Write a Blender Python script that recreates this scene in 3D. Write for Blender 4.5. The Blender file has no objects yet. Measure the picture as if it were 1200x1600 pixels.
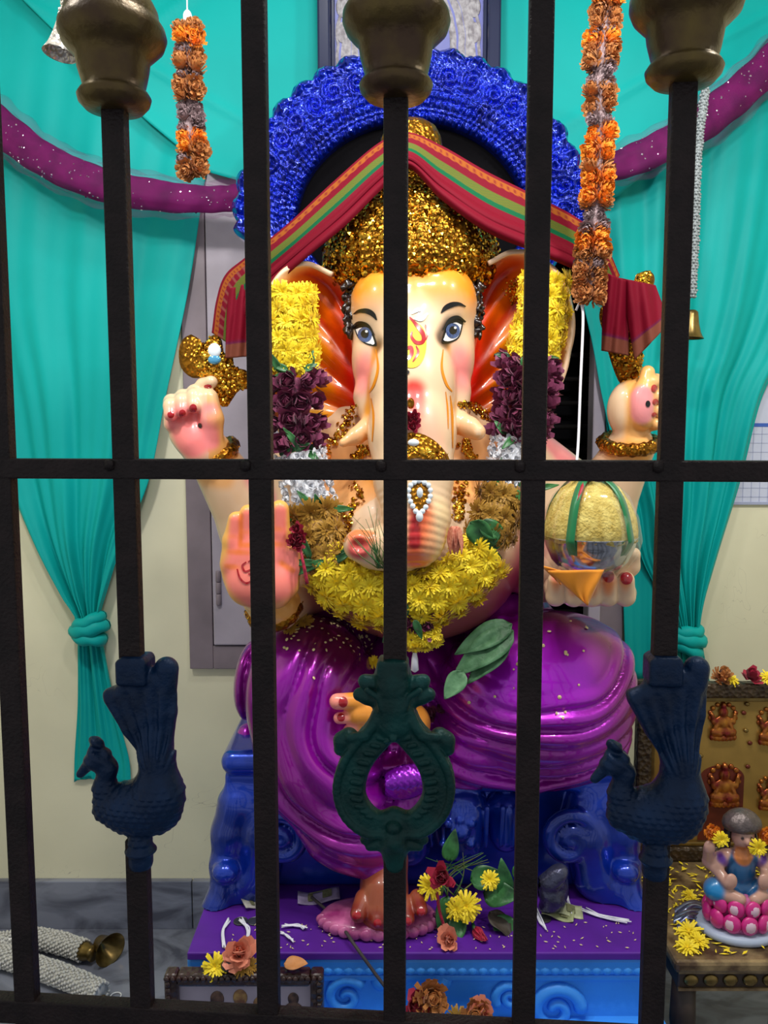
import bpy, bmesh, math, random
import numpy as np
from mathutils import Vector, Matrix, Euler
from mathutils.bvhtree import BVHTree

random.seed(7)
rng = np.random.default_rng(7)
SC = bpy.context.scene
COL = SC.collection
PI = math.pi

# ------------------------------------------------------------------ camera, world, lights, exposure
FPX = 1300.0
PITCH = math.radians(5.8)
CAMZ = 1.2
cam_d = bpy.data.cameras.new('camera')
cam = bpy.data.objects.new('camera', cam_d)
COL.objects.link(cam)
cam.location = (0, 0, CAMZ)
cam.rotation_euler = (PI / 2 - PITCH, 0, 0)
cam_d.sensor_fit = 'HORIZONTAL'
cam_d.sensor_width = 36
cam_d.lens = 36 * FPX / 1200
cam_d.clip_start = 0.05
SC.camera = cam

world = bpy.data.worlds.new('world')
SC.world = world
world.use_nodes = True
world.node_tree.nodes['Background'].inputs['Color'].default_value = (0.92, 0.96, 1.0, 1)
world.node_tree.nodes['Background'].inputs['Strength'].default_value = 0.56

def area_lamp(name, loc, target, size, watt, color):
    d = bpy.data.lights.new(name, 'AREA')
    d.shape = 'DISK'
    d.size = size
    d.energy = watt
    d.color = color
    o = bpy.data.objects.new(name, d)
    COL.objects.link(o)
    o.location = loc
    o.rotation_euler = (Vector(target) - Vector(loc)).to_track_quat('-Z', 'Y').to_euler()
    return o
for lx, w in ((-0.08, 3.3), (0.22, 3.3)):
    area_lamp('lamp_bracket', (lx, 0.86, 1.98), (lx * 0.5 + 0.02, 1.60, 1.0), 0.08, w, (1.0, 0.97, 0.92))
for sx in (-1, 1):
    area_lamp('fill_side', (sx * 0.62, 0.88, 1.98), (sx * 0.72, 1.9, 0.85), 0.12, 7.0, (1.0, 0.98, 0.94))  # fill pair added to brighten the curtains and side walls, not a real fixture
area_lamp('lamp_ceiling', (0.0, 1.05, 2.45), (0.0, 1.75, 0.9), 0.16, 4.5, (0.97, 0.98, 1.0))

vs = SC.view_settings
vs.view_transform = 'Standard'
vs.look = 'None'
vs.exposure = 0.0
vs.gamma = 1.0
vs.use_curve_mapping = False

# ------------------------------------------------------------------ helpers
def ray(px, py):
    cx = (px - 600) / FPX
    cy = -(py - 800) / FPX
    return Vector((cx, math.cos(PITCH) + cy * math.sin(PITCH), -math.sin(PITCH) + cy * math.cos(PITCH)))

def P(px, py, Y):
    """the place whose sight line was measured at (px, py), standing Y metres behind the camera's plane"""
    d = ray(px, py)
    return Vector((0, 0, CAMZ)) + d * (Y / d.y)

def R(n, Y):
    return n * Y / FPX

def link(name, me, parent=None, mat=None):
    o = bpy.data.objects.new(name, me)
    COL.objects.link(o)
    if mat is not None and len(me.materials) == 0:
        me.materials.append(mat)
    if parent is not None:
        o.parent = parent
        off = Vector(parent.location) if parent.type == 'EMPTY' else Vector((0, 0, 0))
        o.matrix_parent_inverse = Matrix.Translation(-off)
    return o

def tag(o, label, cat, group=None, kind=None):
    if label: o['label'] = label
    if cat: o['category'] = cat
    if group: o['group'] = group
    if kind: o['kind'] = kind
    return o

def thing(name, label, cat, loc, group=None):
    o = bpy.data.objects.new(name, None)
    o.empty_display_size = 0.05
    COL.objects.link(o)
    o.location = loc
    return tag(o, label, cat, group)

def mesh(name, V, Fc, smooth=True, mat=None):
    me = bpy.data.meshes.new(name)
    V = np.asarray(V, dtype=np.float32)
    if isinstance(Fc, np.ndarray):
        n = len(Fc); m = Fc.shape[1]
        me.vertices.add(len(V)); me.vertices.foreach_set('co', V.ravel())
        me.loops.add(n * m); me.loops.foreach_set('vertex_index', Fc.astype(np.int32).ravel())
        me.polygons.add(n)
        me.polygons.foreach_set('loop_start', np.arange(0, n * m, m, dtype=np.int32))
        me.polygons.foreach_set('loop_total', np.full(n, m, dtype=np.int32))
        me.update(calc_edges=True)
        me.validate()
    else:
        me.from_pydata([tuple(v) for v in V.tolist()], [], Fc)
        me.update()
    me.polygons.foreach_set('use_smooth', np.full(len(me.polygons), smooth, dtype=bool))
    if mat: me.materials.append(mat)
    return me

def set_col(me, C):
    a = me.color_attributes.new('Col', 'FLOAT_COLOR', 'POINT')
    C = np.asarray(C, dtype=np.float32)
    if C.shape[1] == 3:
        C = np.concatenate([C, np.ones((len(C), 1), np.float32)], 1)
    a.data.foreach_set('color', C.ravel())

def bm_mesh(name, bm, smooth=False, mat=None):
    bmesh.ops.recalc_face_normals(bm, faces=bm.faces)
    me = bpy.data.meshes.new(name)
    bm.to_mesh(me); bm.free()
    me.polygons.foreach_set('use_smooth', np.full(len(me.polygons), smooth, dtype=bool))
    if mat: me.materials.append(mat)
    return me

def add_box(bm, c, half, bev=0.0, rot=None):
    r = bmesh.ops.create_cube(bm, size=2.0)
    vs_ = r['verts']
    for v in vs_:
        v.co = Vector((v.co.x * half[0], v.co.y * half[1], v.co.z * half[2]))
    if bev > 0:
        es = list({e for v in vs_ for e in v.link_edges})
        rb = bmesh.ops.bevel(bm, geom=es, offset=bev, segments=2, affect='EDGES', profile=0.5)
        vs_ = list({v for f in rb['faces'] for v in f.verts} | {v for v in vs_ if v.is_valid})
    for v in vs_:
        if rot is not None: v.co = rot @ v.co
        v.co = v.co + Vector(c)
    return vs_

def box_mesh(name, c, half, bev=0.0, rot=None, mat=None, smooth=False):
    bm = bmesh.new()
    add_box(bm, c, half, bev, rot)
    return bm_mesh(name, bm, smooth, mat)

def lathe_data(prof, seg=32, c=(0, 0, 0), sx=1.0, sy=1.0, cap=True):
    """prof: list of (radius, z)"""
    n = len(prof)
    a = np.linspace(0, 2 * PI, seg, endpoint=False)
    V = []
    for r, z in prof:
        V.append(np.stack([c[0] + r * sx * np.cos(a), c[1] + r * sy * np.sin(a), np.full(seg, c[2] + z)], 1))
    V = np.concatenate(V)
    Fc = []
    for i in range(n - 1):
        for j in range(seg):
            k = (j + 1) % seg
            Fc.append((i * seg + j, i * seg + k, (i + 1) * seg + k, (i + 1) * seg + j))
    if cap:
        Fc.append(tuple(range(seg))[::-1]); Fc.append(tuple((n - 1) * seg + j for j in range(seg)))
    return V, Fc

def smooth_path(pts, n):
    """Catmull-Rom through pts (any dimension) -> n samples"""
    p = np.asarray(pts, float)
    p = np.concatenate([[2 * p[0] - p[1]], p, [2 * p[-1] - p[-2]]])
    m = len(p) - 3
    out = []
    for t in np.linspace(0, m, n):
        i = min(int(t), m - 1); u = t - i
        a, b, c, d = p[i], p[i + 1], p[i + 2], p[i + 3]
        out.append(0.5 * ((2 * b) + (-a + c) * u + (2 * a - 5 * b + 4 * c - d) * u * u + (-a + 3 * b - 3 * c + d) * u ** 3))
    return np.array(out)

def tube_data(path, rad, seg=10, cap=True):
    path = np.asarray(path, float)
    n = len(path)
    rad = np.broadcast_to(np.asarray(rad, float), (n,))
    T = np.gradient(path, axis=0)
    T /= np.linalg.norm(T, axis=1)[:, None] + 1e-12
    ref = np.array([0, 1, 0.0]) if abs(T[0][1]) < 0.9 else np.array([1.0, 0, 0])
    N = np.cross(T[0], ref); N /= np.linalg.norm(N)
    V = []
    a = np.linspace(0, 2 * PI, seg, endpoint=False)
    for i in range(n):
        N = N - T[i] * np.dot(N, T[i]); N /= np.linalg.norm(N) + 1e-12
        B = np.cross(T[i], N)
        V.append(path[i] + rad[i] * (np.cos(a)[:, None] * N + np.sin(a)[:, None] * B))
    V = np.concatenate(V)
    Fc = []
    for i in range(n - 1):
        for j in range(seg):
            k = (j + 1) % seg
            Fc.append((i * seg + j, i * seg + k, (i + 1) * seg + k, (i + 1) * seg + j))
    if cap:
        Fc.append(tuple(range(seg))[::-1]); Fc.append(tuple((n - 1) * seg + j for j in range(seg)))
    return V, Fc

def tube(name, path, rad, seg=10, mat=None, parent=None):
    V, Fc = tube_data(path, rad, seg)
    return link(name, mesh(name, V, Fc, True, mat), parent)

def merge(datas):
    V, Fc, o = [], [], 0
    for v, f in datas:
        v = np.asarray(v); V.append(v)
        Fc += [tuple(int(i) + o for i in q) for q in f]
        o += len(v)
    return np.concatenate(V), Fc

def grid_faces(nu, nv, wrap=False):
    i = np.arange(nu - 1)[:, None]; j = np.arange(nv if wrap else nv - 1)[None, :]
    k = (j + 1) % nv
    a = i * nv + j; b = i * nv + k; c = (i + 1) * nv + k; d = (i + 1) * nv + j
    return np.stack([a, b, c, d], -1).reshape(-1, 4)

def sheet(name, G, mat=None, parent=None, col=None, thick=0.0, smooth=True):
    """G: (nu, nv, 3) grid of points"""
    nu, nv = G.shape[:2]
    me = mesh(name, G.reshape(-1, 3), grid_faces(nu, nv), smooth, mat)
    if col is not None: set_col(me, np.asarray(col).reshape(-1, np.asarray(col).shape[-1]))
    o = link(name, me, parent)
    if thick:
        m = o.modifiers.new('thickness', 'SOLIDIFY'); m.thickness = thick; m.offset = 0
    return o

# ---------------------------------------------------------------- signed-distance sculpting
class Field:
    def __init__(self, lo, hi, h):
        self.lo = np.array(lo, float); self.h = h
        self.n = np.ceil((np.array(hi, float) - self.lo) / h).astype(int) + 1
        self.F = np.full(self.n, 1.0, np.float32)
        self.ax = [(self.lo[i] + h * np.arange(self.n[i])).astype(np.float32) for i in range(3)]
    def _sl(self, lo, hi):
        a = np.clip(np.floor((np.array(lo) - self.lo) / self.h).astype(int), 0, self.n)
        b = np.clip(np.ceil((np.array(hi) - self.lo) / self.h).astype(int) + 1, 0, self.n)
        sl = tuple(slice(int(x), int(y)) for x, y in zip(a, b))
        return sl, self.ax[0][sl[0]][:, None, None], self.ax[1][sl[1]][None, :, None], self.ax[2][sl[2]][None, None, :]
    def op(self, fn, lo, hi, k, mode='u'):
        pad = k + 3 * self.h
        sl, X, Y, Z = self._sl(np.array(lo) - pad, np.array(hi) + pad)
        A = self.F[sl]
        if A.size == 0: return
        d = fn(X, Y, Z).astype(np.float32)
        if mode == 'c':
            d = -d
            if k > 0:
                t = np.clip(0.5 - 0.5 * (A - d) / k, 0, 1)
                self.F[sl] = A * (1 - t) + d * t + k * t * (1 - t)
            else: self.F[sl] = np.maximum(A, d)
            return
        if k > 0:
            t = np.clip(0.5 + 0.5 * (A - d) / k, 0, 1)
            self.F[sl] = A * (1 - t) + d * t - k * t * (1 - t)
        else: self.F[sl] = np.minimum(A, d)
    def ell(self, c, r, k=0.01, rot=None, mode='u'):
        c = np.array(c, float); r = np.array(r, float)
        if rot is not None:
            M = np.array(Euler(rot).to_matrix()).T
            b = np.full(3, r.max())
        else: M = None; b = r
        def fn(X, Y, Z):
            x, y, z = X - c[0], Y - c[1], Z - c[2]
            if M is not None:
                x, y, z = (M[0, 0] * x + M[0, 1] * y + M[0, 2] * z, M[1, 0] * x + M[1, 1] * y + M[1, 2] * z, M[2, 0] * x + M[2, 1] * y + M[2, 2] * z)
            k0 = np.sqrt((x / r[0]) ** 2 + (y / r[1]) ** 2 + (z / r[2]) ** 2) + 1e-6
            k1 = np.sqrt((x / r[0] ** 2) ** 2 + (y / r[1] ** 2) ** 2 + (z / r[2] ** 2) ** 2) + 1e-6
            return k0 * (k0 - 1) / k1
        self.op(fn, c - b, c + b, k, mode)
    def chain(self, pts, k=0.01, kk=None, mode='u'):
        """pts: list of (vec3, radius)"""
        for (a, ra), (b, rb) in zip(pts[:-1], pts[1:]):
            a = np.array(a, float); b = np.array(b, float); ab = b - a; L2 = float(ab @ ab) + 1e-12
            def fn(X, Y, Z):
                t = np.clip(((X - a[0]) * ab[0] + (Y - a[1]) * ab[1] + (Z - a[2]) * ab[2]) / L2, 0, 1)
                return np.sqrt((X - a[0] - t * ab[0]) ** 2 + (Y - a[1] - t * ab[1]) ** 2 + (Z - a[2] - t * ab[2]) ** 2) - (ra + (rb - ra) * t)
            m = max(ra, rb)
            self.op(fn, np.minimum(a, b) - m, np.maximum(a, b) + m, k, mode)
    def rbox(self, c, half, r, k=0.0, mode='u', rot=None):
        c = np.array(c, float); hf = np.array(half, float) - r
        M = np.array(Euler(rot).to_matrix()).T if rot is not None else None
        def fn(X, Y, Z):
            x, y, z = X - c[0], Y - c[1], Z - c[2]
            if M is not None:
                x, y, z = (M[0, 0] * x + M[0, 1] * y + M[0, 2] * z, M[1, 0] * x + M[1, 1] * y + M[1, 2] * z, M[2, 0] * x + M[2, 1] * y + M[2, 2] * z)
            qx, qy, qz = np.abs(x) - hf[0], np.abs(y) - hf[1], np.abs(z) - hf[2]
            return np.sqrt(np.maximum(qx, 0) ** 2 + np.maximum(qy, 0) ** 2 + np.maximum(qz, 0) ** 2) + np.minimum(np.maximum(qx, np.maximum(qy, qz)), 0) - r
        b = np.array(half) if rot is None else np.full(3, np.linalg.norm(half))
        self.op(fn, c - b, c + b, k, mode)
    def grid(self):
        return self.ax[0][:, None, None], self.ax[1][None, :, None], self.ax[2][None, None, :]
    def surface(self):
        F = self.F
        S = F < 0
        nx, ny, nz = F.shape
        cnt = np.zeros((nx - 1, ny - 1, nz - 1), np.uint8)
        for i in (0, 1):
            for j in (0, 1):
                for k in (0, 1):
                    cnt += S[i:nx - 1 + i, j:ny - 1 + j, k:nz - 1 + k]
        act = (cnt > 0) & (cnt < 8)
        I = np.argwhere(act)
        idx = np.full(act.shape, -1, np.int32)
        idx[act] = np.arange(len(I))
        corners = [(i, j, k) for i in (0, 1) for j in (0, 1) for k in (0, 1)]
        val = {c: F[I[:, 0] + c[0], I[:, 1] + c[1], I[:, 2] + c[2]] for c in corners}
        acc = np.zeros((len(I), 3)); n = np.zeros(len(I))
        for c in corners:
            for ax in range(3):
                if c[ax]: continue
                d = list(c); d[ax] = 1; d = tuple(d)
                a, b = val[c], val[d]
                m = (a < 0) != (b < 0)
                t = np.where(m, a / np.where(m, a - b, 1), 0)
                p = np.tile(np.array(c, float), (len(I), 1)); p[:, ax] = t
                acc += p * m[:, None]; n += m
        V = (I + acc / n[:, None]) * self.h + self.lo
        Q = []
        for ax in range(3):
            o1, o2 = (ax + 1) % 3, (ax + 2) % 3
            s0 = [slice(None)] * 3; s1 = [slice(None)] * 3
            s0[ax] = slice(0, -1); s1[ax] = slice(1, None)
            A, B = S[tuple(s0)], S[tuple(s1)]
            for flip in (False, True):
                E = (A & ~B) if not flip else (~A & B)
                e = np.argwhere(E)
                e = e[(e[:, o1] > 0) & (e[:, o2] > 0) & (e[:, o1] < F.shape[o1] - 1) & (e[:, o2] < F.shape[o2] - 1)]
                def cell(d1, d2):
                    q = e.copy(); q[:, o1] += d1; q[:, o2] += d2
                    return idx[q[:, 0], q[:, 1], q[:, 2]]
                q = np.stack([cell(-1, -1), cell(0, -1), cell(0, 0), cell(-1, 0)], 1)
                if flip: q = q[:, ::-1]
                Q.append(q)
        Q = np.concatenate(Q)
        Q = Q[(Q >= 0).all(1)]
        return V, Q

def near(V, pts, soft, rad):
    """airbrush mask: 1 inside rad of the polyline pts, fading to 0 over soft"""
    pts = [np.array(p, float) for p in pts]
    D = np.full(len(V), 1e9)
    if len(pts) == 1: D = np.linalg.norm(V - pts[0], axis=1)
    for a, b in zip(pts[:-1], pts[1:]):
        ab = b - a
        t = np.clip(((V - a) @ ab) / (ab @ ab + 1e-12), 0, 1)
        D = np.minimum(D, np.linalg.norm(V - a - t[:, None] * ab, axis=1))
    t = np.clip(1 - (D - rad) / soft, 0, 1)
    return t * t * (3 - 2 * t)

def mixc(C, c, m):
    return C * (1 - m[:, None]) + np.array(c)[None, :] * m[:, None]

# ---------------------------------------------------------------- materials
def srgb(r, g, b):
    f = lambda c: ((c / 255 + 0.055) / 1.055) ** 2.4 if c > 10 else c / 255 / 12.92
    return (f(r), f(g), f(b))

def mat(name, color=(0.5, 0.5, 0.5), rough=0.5, metal=0.0, coat=0.0, var=0.0, vscale=20.0, bump=0.0, bscale=60.0,
        attr=False, alpha=1.0, trans=0.0, sheen=0.0, bkind='noise', spec=0.5, dark=None):
    m = bpy.data.materials.new(name)
    m.use_nodes = True
    nt = m.node_tree; b = nt.nodes['Principled BSDF']
    b.inputs['Base Color'].default_value = (*color, 1)
    b.inputs['Roughness'].default_value = rough
    b.inputs['Metallic'].default_value = metal
    b.inputs['Specular IOR Level'].default_value = spec
    b.inputs['Coat Weight'].default_value = coat
    b.inputs['Coat Roughness'].default_value = 0.06
    b.inputs['Alpha'].default_value = alpha
    b.inputs['Transmission Weight'].default_value = trans
    b.inputs['Sheen Weight'].default_value = sheen
    tc = nt.nodes.new('ShaderNodeTexCoord')
    src = None
    if attr:
        a = nt.nodes.new('ShaderNodeAttribute'); a.attribute_name = 'Col'
        src = a.outputs['Color']
        nt.links.new(src, b.inputs['Base Color'])
    if var > 0:
        n = nt.nodes.new('ShaderNodeTexNoise'); n.inputs['Scale'].default_value = vscale
        n.inputs['Detail'].default_value = 4
        nt.links.new(tc.outputs['Object'], n.inputs['Vector'])
        mx = nt.nodes.new('ShaderNodeMix'); mx.data_type = 'RGBA'
        dk = dark if dark is not None else tuple(c * (1 - var) for c in color)
        ramp = nt.nodes.new('ShaderNodeMapRange')
        ramp.inputs['From Min'].default_value = 0.35; ramp.inputs['From Max'].default_value = 0.65
        nt.links.new(n.outputs['Fac'], ramp.inputs['Value'])
        nt.links.new(ramp.outputs['Result'], mx.inputs['Factor'])
        if src is not None:
            hs = nt.nodes.new('ShaderNodeHueSaturation'); hs.inputs['Value'].default_value = 1 - var
            nt.links.new(src, hs.inputs['Color'])
            nt.links.new(hs.outputs['Color'], mx.inputs['A']); nt.links.new(src, mx.inputs['B'])
        else:
            mx.inputs['A'].default_value = (*dk, 1); mx.inputs['B'].default_value = (*color, 1)
        nt.links.new(mx.outputs['Result'], b.inputs['Base Color'])
    if bump > 0:
        if bkind == 'noise':
            n2 = nt.nodes.new('ShaderNodeTexNoise'); n2.inputs['Detail'].default_value = 5; out = n2.outputs['Fac']
        else:
            n2 = nt.nodes.new('ShaderNodeTexVoronoi'); out = n2.outputs['Distance']
        n2.inputs['Scale'].default_value = bscale
        nt.links.new(tc.outputs['Object'], n2.inputs['Vector'])
        bp = nt.nodes.new('ShaderNodeBump'); bp.inputs['Strength'].default_value = bump; bp.inputs['Distance'].default_value = 0.004
        nt.links.new(out, bp.inputs['Height'])
        nt.links.new(bp.outputs['Normal'], b.inputs['Normal'])
    return m

def node_of(m, kind):
    return m.node_tree.nodes.new(kind)

M = {}
M['iron'] = mat('gate_iron', srgb(33, 23, 23), 0.55, 0.0, spec=0.22, var=0.45, vscale=45, bump=0.5, bscale=260)
M['brass'] = mat('aged_brass', srgb(94, 78, 38), 0.38, 0.65, var=0.5, vscale=22, bump=0.25, bscale=120, dark=srgb(66, 48, 34))
M['peacock'] = mat('peacock_blue_paint', srgb(4, 36, 70), 0.4, 0.2, spec=0.25, var=0.45, vscale=30, bump=0.3, bscale=220)
M['ornament'] = mat('dark_teal_paint', srgb(6, 60, 58), 0.4, 0.2, spec=0.25, var=0.5, vscale=35, bump=0.3, bscale=220)
M['paint'] = mat('glossy_idol_paint', rough=0.34, spec=0.35, coat=0.55, attr=True)
M['purple'] = mat('pearl_purple_paint', rough=0.27, metal=0.5, coat=0.6, attr=True, bump=0.06, bscale=160)
M['blue'] = mat('metallic_blue_paint', srgb(14, 62, 190), 0.25, 0.45, coat=0.7, var=0.55, vscale=9, bump=0.05, bscale=100)
M['blue_arch'] = mat('metallic_deep_blue', srgb(4, 42, 190), 0.16, 0.7, coat=0.6, var=0.5, vscale=25)
M['lightblue'] = mat('sky_blue_paint', srgb(58, 150, 242), 0.5, 0, var=0.18, vscale=8, bump=0.15, bscale=90)
M['violet'] = mat('violet_mat_paint', srgb(88, 22, 150), 0.55, 0, var=0.25, vscale=14)
M['gold'] = mat('sequin_gold', srgb(255, 200, 70), 0.2, 1.0, var=0.5, vscale=60, dark=srgb(150, 90, 15))
M['golddeep'] = mat('deep_gold_leaf', srgb(170, 112, 28), 0.3, 0.9, var=0.5, vscale=40, bump=0.8, bscale=140, bkind='vor')
M['teal'] = mat('teal_satin', srgb(6, 172, 168), 0.55, 0, spec=0.2, var=0.10, vscale=5, sheen=0.0, bump=0.12, bscale=10)
M['wall'] = mat('cream_wall', srgb(238, 232, 200), 0.6, 0, var=0.10, vscale=4, bump=0.1, bscale=30)
M['window_wood'] = mat('mauve_painted_wood', srgb(178, 168, 182), 0.5, 0, var=0.18, vscale=9, bump=0.1, bscale=60)
M['window_wood_dark'] = mat('mauve_grey_frame_paint', srgb(140, 126, 134), 0.5, 0, var=0.25, vscale=9)
M['dark'] = mat('dark_interior', srgb(10, 9, 12), 0.8, spec=0.05)
M['black'] = mat('black_paint', (0.008, 0.007, 0.007), 0.35)
M['white'] = mat('white_paint', (0.85, 0.85, 0.85), 0.4)
M['thread'] = mat('white_cotton_thread', srgb(225, 225, 235), 0.8)
# ------------------------------------------------------------------ the setting
YW = 1.905            # back wall
def slab(name, lo, hi, m, bev=0.0, parent=None, kind='structure'):
    c = [(a + b) / 2 for a, b in zip(lo, hi)]; hf = [(b - a) / 2 for a, b in zip(lo, hi)]
    o = link(name, box_mesh(name, c, hf, bev, mat=m), parent)
    if parent is None: o['kind'] = kind
    return o

def marble(name, base, vein, scale):
    m = mat(name, base, 0.22, coat=0.15)
    nt = m.node_tree; b = nt.nodes['Principled BSDF']
    tc = nt.nodes.new('ShaderNodeTexCoord')
    mp = nt.nodes.new('ShaderNodeMapping'); mp.inputs['Rotation'].default_value = (0.3, 0.5, 0.7); mp.inputs['Scale'].default_value = (1, 2.2, 2.2)
    n = nt.nodes.new('ShaderNodeTexNoise'); n.inputs['Scale'].default_value = scale; n.inputs['Detail'].default_value = 9; n.inputs['Distortion'].default_value = 1.2
    r = nt.nodes.new('ShaderNodeValToRGB')
    r.color_ramp.elements[0].position = 0.36; r.color_ramp.elements[0].color = (*vein, 1)
    r.color_ramp.elements[1].position = 0.58; r.color_ramp.elements[1].color = (*base, 1)
    e = r.color_ramp.elements.new(0.47); e.color = (*[0.55 * a + 0.45 * c for a, c in zip(base, vein)], 1)
    nt.links.new(tc.outputs['Object'], mp.inputs['Vector']); nt.links.new(mp.outputs['Vector'], n.inputs['Vector'])
    nt.links.new(n.outputs['Fac'], r.inputs['Fac']); nt.links.new(r.outputs['Color'], b.inputs['Base Color'])
    return m
M['marble'] = marble('grey_marble', srgb(140, 144, 160), srgb(84, 86, 100), 5)

# wall material: faint pencil scribbles and stains
def scribble_wall():
    m = M['wall']; nt = m.node_tree; b = nt.nodes['Principled BSDF']
    src = b.inputs['Base Color'].links[0].from_socket
    tc = nt.nodes.new('ShaderNodeTexCoord')
    n = nt.nodes.new('ShaderNodeTexNoise'); n.inputs['Scale'].default_value = 7; n.inputs['Detail'].default_value = 2; n.inputs['Distortion'].default_value = 2.0
    nt.links.new(tc.outputs['Object'], n.inputs['Vector'])
    sub = nt.nodes.new('ShaderNodeMath'); sub.operation = 'SUBTRACT'; sub.inputs[1].default_value = 0.5
    ab = nt.nodes.new('ShaderNodeMath'); ab.operation = 'ABSOLUTE'
    lt = nt.nodes.new('ShaderNodeMath'); lt.operation = 'LESS_THAN'; lt.inputs[1].default_value = 0.0016
    n2 = nt.nodes.new('ShaderNodeTexNoise'); n2.inputs['Scale'].default_value = 3.5
    nt.links.new(tc.outputs['Object'], n2.inputs['Vector'])
    gt = nt.nodes.new('ShaderNodeMath'); gt.operation = 'GREATER_THAN'; gt.inputs[1].default_value = 0.53
    mu = nt.nodes.new('ShaderNodeMath'); mu.operation = 'MULTIPLY'
    mk = nt.nodes.new('ShaderNodeMath'); mk.operation = 'MULTIPLY'; mk.inputs[1].default_value = 0.35
    mx = nt.nodes.new('ShaderNodeMix'); mx.data_type = 'RGBA'; mx.inputs['B'].default_value = (*srgb(120, 110, 100), 1)
    L = nt.links.new
    L(n.outputs['Fac'], sub.inputs[0]); L(sub.outputs[0], ab.inputs[0]); L(ab.outputs[0], lt.inputs[0])
    L(n2.outputs['Fac'], gt.inputs[0]); L(lt.outputs[0], mu.inputs[0]); L(gt.outputs[0], mu.inputs[1]); L(mu.outputs[0], mk.inputs[0])
    L(mk.outputs[0], mx.inputs['Factor']); L(src, mx.inputs['A']); L(mx.outputs['Result'], b.inputs['Base Color'])
scribble_wall()

slab('floor', (-2.2, -1.2, -0.06), (2.2, YW, 0.0), M['marble'])
# back wall, built around the window opening
wx0, wx1 = P(296, 900, YW).x, P(972, 900, YW).x
wz0, wz1 = P(600, 1042, YW).z, 1.86
def wall_back():
    bm = bmesh.new()
    for lo, hi in (((-1.25, YW, 0), (wx0, YW + 0.12, 2.5)), ((wx1, YW, 0), (1.25, YW + 0.12, 2.5)),
                   ((wx0, YW, 0), (wx1, YW + 0.12, wz0)), ((wx0, YW, wz1), (wx1, YW + 0.12, 2.5))):
        add_box(bm, [(a + b) / 2 for a, b in zip(lo, hi)], [(b - a) / 2 for a, b in zip(lo, hi)])
    o = link('wall_back', bm_mesh('wall_back', bm, False, M['wall'])); o['kind'] = 'structure'
wall_back()
slab('wall_left', (-1.37, 0.82, 0), (-1.25, YW + 0.12, 2.5), M['wall'])
slab('wall_right', (1.25, 0.82, 0), (1.37, YW + 0.12, 2.5), M['wall'])
slab('ceiling', (-1.37, 0.82, 2.5), (1.37, YW + 0.12, 2.6), M['wall'])
# marble skirting in slabs
sk = tag(thing('baseboard_back', None, None, (0, YW, 0)), None, None, kind='structure')
xs = [-1.25, -0.46, 0.34, 1.25]
for a, b in zip(xs[:-1], xs[1:]):
    link('marble_slab', box_mesh('marble_slab', ((a + b) / 2, YW - 0.008, 0.06), ((b - a) / 2 - 0.001, 0.008, 0.0605), 0.002, mat=M['marble']), sk)

# window behind the idol: mauve frame, one closed leaf, one dark opening with bars
win = tag(thing('window_1', None, None, ((wx0 + wx1) / 2, YW, wz0)), None, None, kind='structure')
fw = 0.055
for nm, lo, hi in (('window_frame', (wx0, YW - 0.018, wz0), (wx0 + fw, YW + 0.1, wz1)), ('window_frame', (wx1 - fw, YW - 0.018, wz0), (wx1, YW + 0.1, wz1)),
                   ('window_frame', (wx0 + fw, YW - 0.018, wz0), (wx1 - fw, YW + 0.1, wz0 + fw)), ('window_frame', (wx0 + fw, YW - 0.018, wz1 - fw), (wx1 - fw, YW + 0.1, wz1))):
    slab(nm, lo, hi, M['window_wood_dark'], 0.002, win)
lx0, lx1 = wx0 + fw + 0.003, P(560, 900, YW).x
leaf = slab('window_shutter', (lx0, YW - 0.024, wz0 + fw + 0.003), (lx1, YW + 0.0, wz1 - fw - 0.003), M['window_wood'], 0.003, win)
slab('window_shutter', (P(921, 620, YW).x + 0.002, YW - 0.03, wz0 + fw + 0.003), (wx1 - fw - 0.001, YW + 0.02, wz1 - fw - 0.003), M['window_wood'], 0.003, win)
slab('window_recess', (wx0, YW + 0.10, wz0), (wx1, YW + 0.12, wz1), M['dark'], 0, win)
zz = wz0 + 0.12
while zz < wz1 - 0.06:
    V, Fc = tube_data([(lx1, YW + 0.05, zz), (wx1 - fw, YW + 0.05, zz)], 0.006, 8)
    link('window_bar', mesh('window_bar', V, Fc, True, M['black']), win)
    zz += 0.055
for hy in (920,):
    c = P(341, hy, YW - 0.03)
    for i in range(3):
        V, Fc = lathe_data([(0.005, 0), (0.006, 0.002), (0.006, 0.024), (0.005, 0.026)], 10, (c.x, YW - 0.027, c.z - 0.039 + 0.027 * i))
        link('hinge', mesh('hinge', V, Fc, True, M['window_wood_dark']), win)

# ------------------------------------------------------------------ the gate
YG = 0.80
GYAW = math.radians(4.3)
gx0 = P(618, 735, YG).x
gate = bpy.data.objects.new('iron_gate', None); COL.objects.link(gate)
gate.location = (gx0, YG, 0); gate.rotation_euler = (0, 0, -GYAW)
tag(gate, 'dark iron gate of square bars with brass caps and painted peacocks', 'gate')
def G(px, py):
    """gate-plane coordinates (along the gate, height) of a sight line"""
    d = ray(px, py); t = math.tan(GYAW)
    s = (YG + t * gx0) / (d.y + t * d.x)
    x, z = d.x * s, CAMZ + d.z * s
    return ((x - gx0) / math.cos(GYAW), z)
def gpart(name, me, m=None, parent=gate):
    o = bpy.data.objects.new(name, me); COL.objects.link(o); o.parent = parent
    if m is not None and not me.materials: me.materials.append(m)
    return o
bw = 0.0112
zr = G(618, 734)[1]; zb = G(618, 1606)[1]
def bar(u, z0, z1, w=bw, d=0.0075):
    gpart('bar', box_mesh('bar', (u, 0, (z0 + z1) / 2), (w, d, (z1 - z0) / 2), 0.0016, mat=M['iron']))
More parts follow.
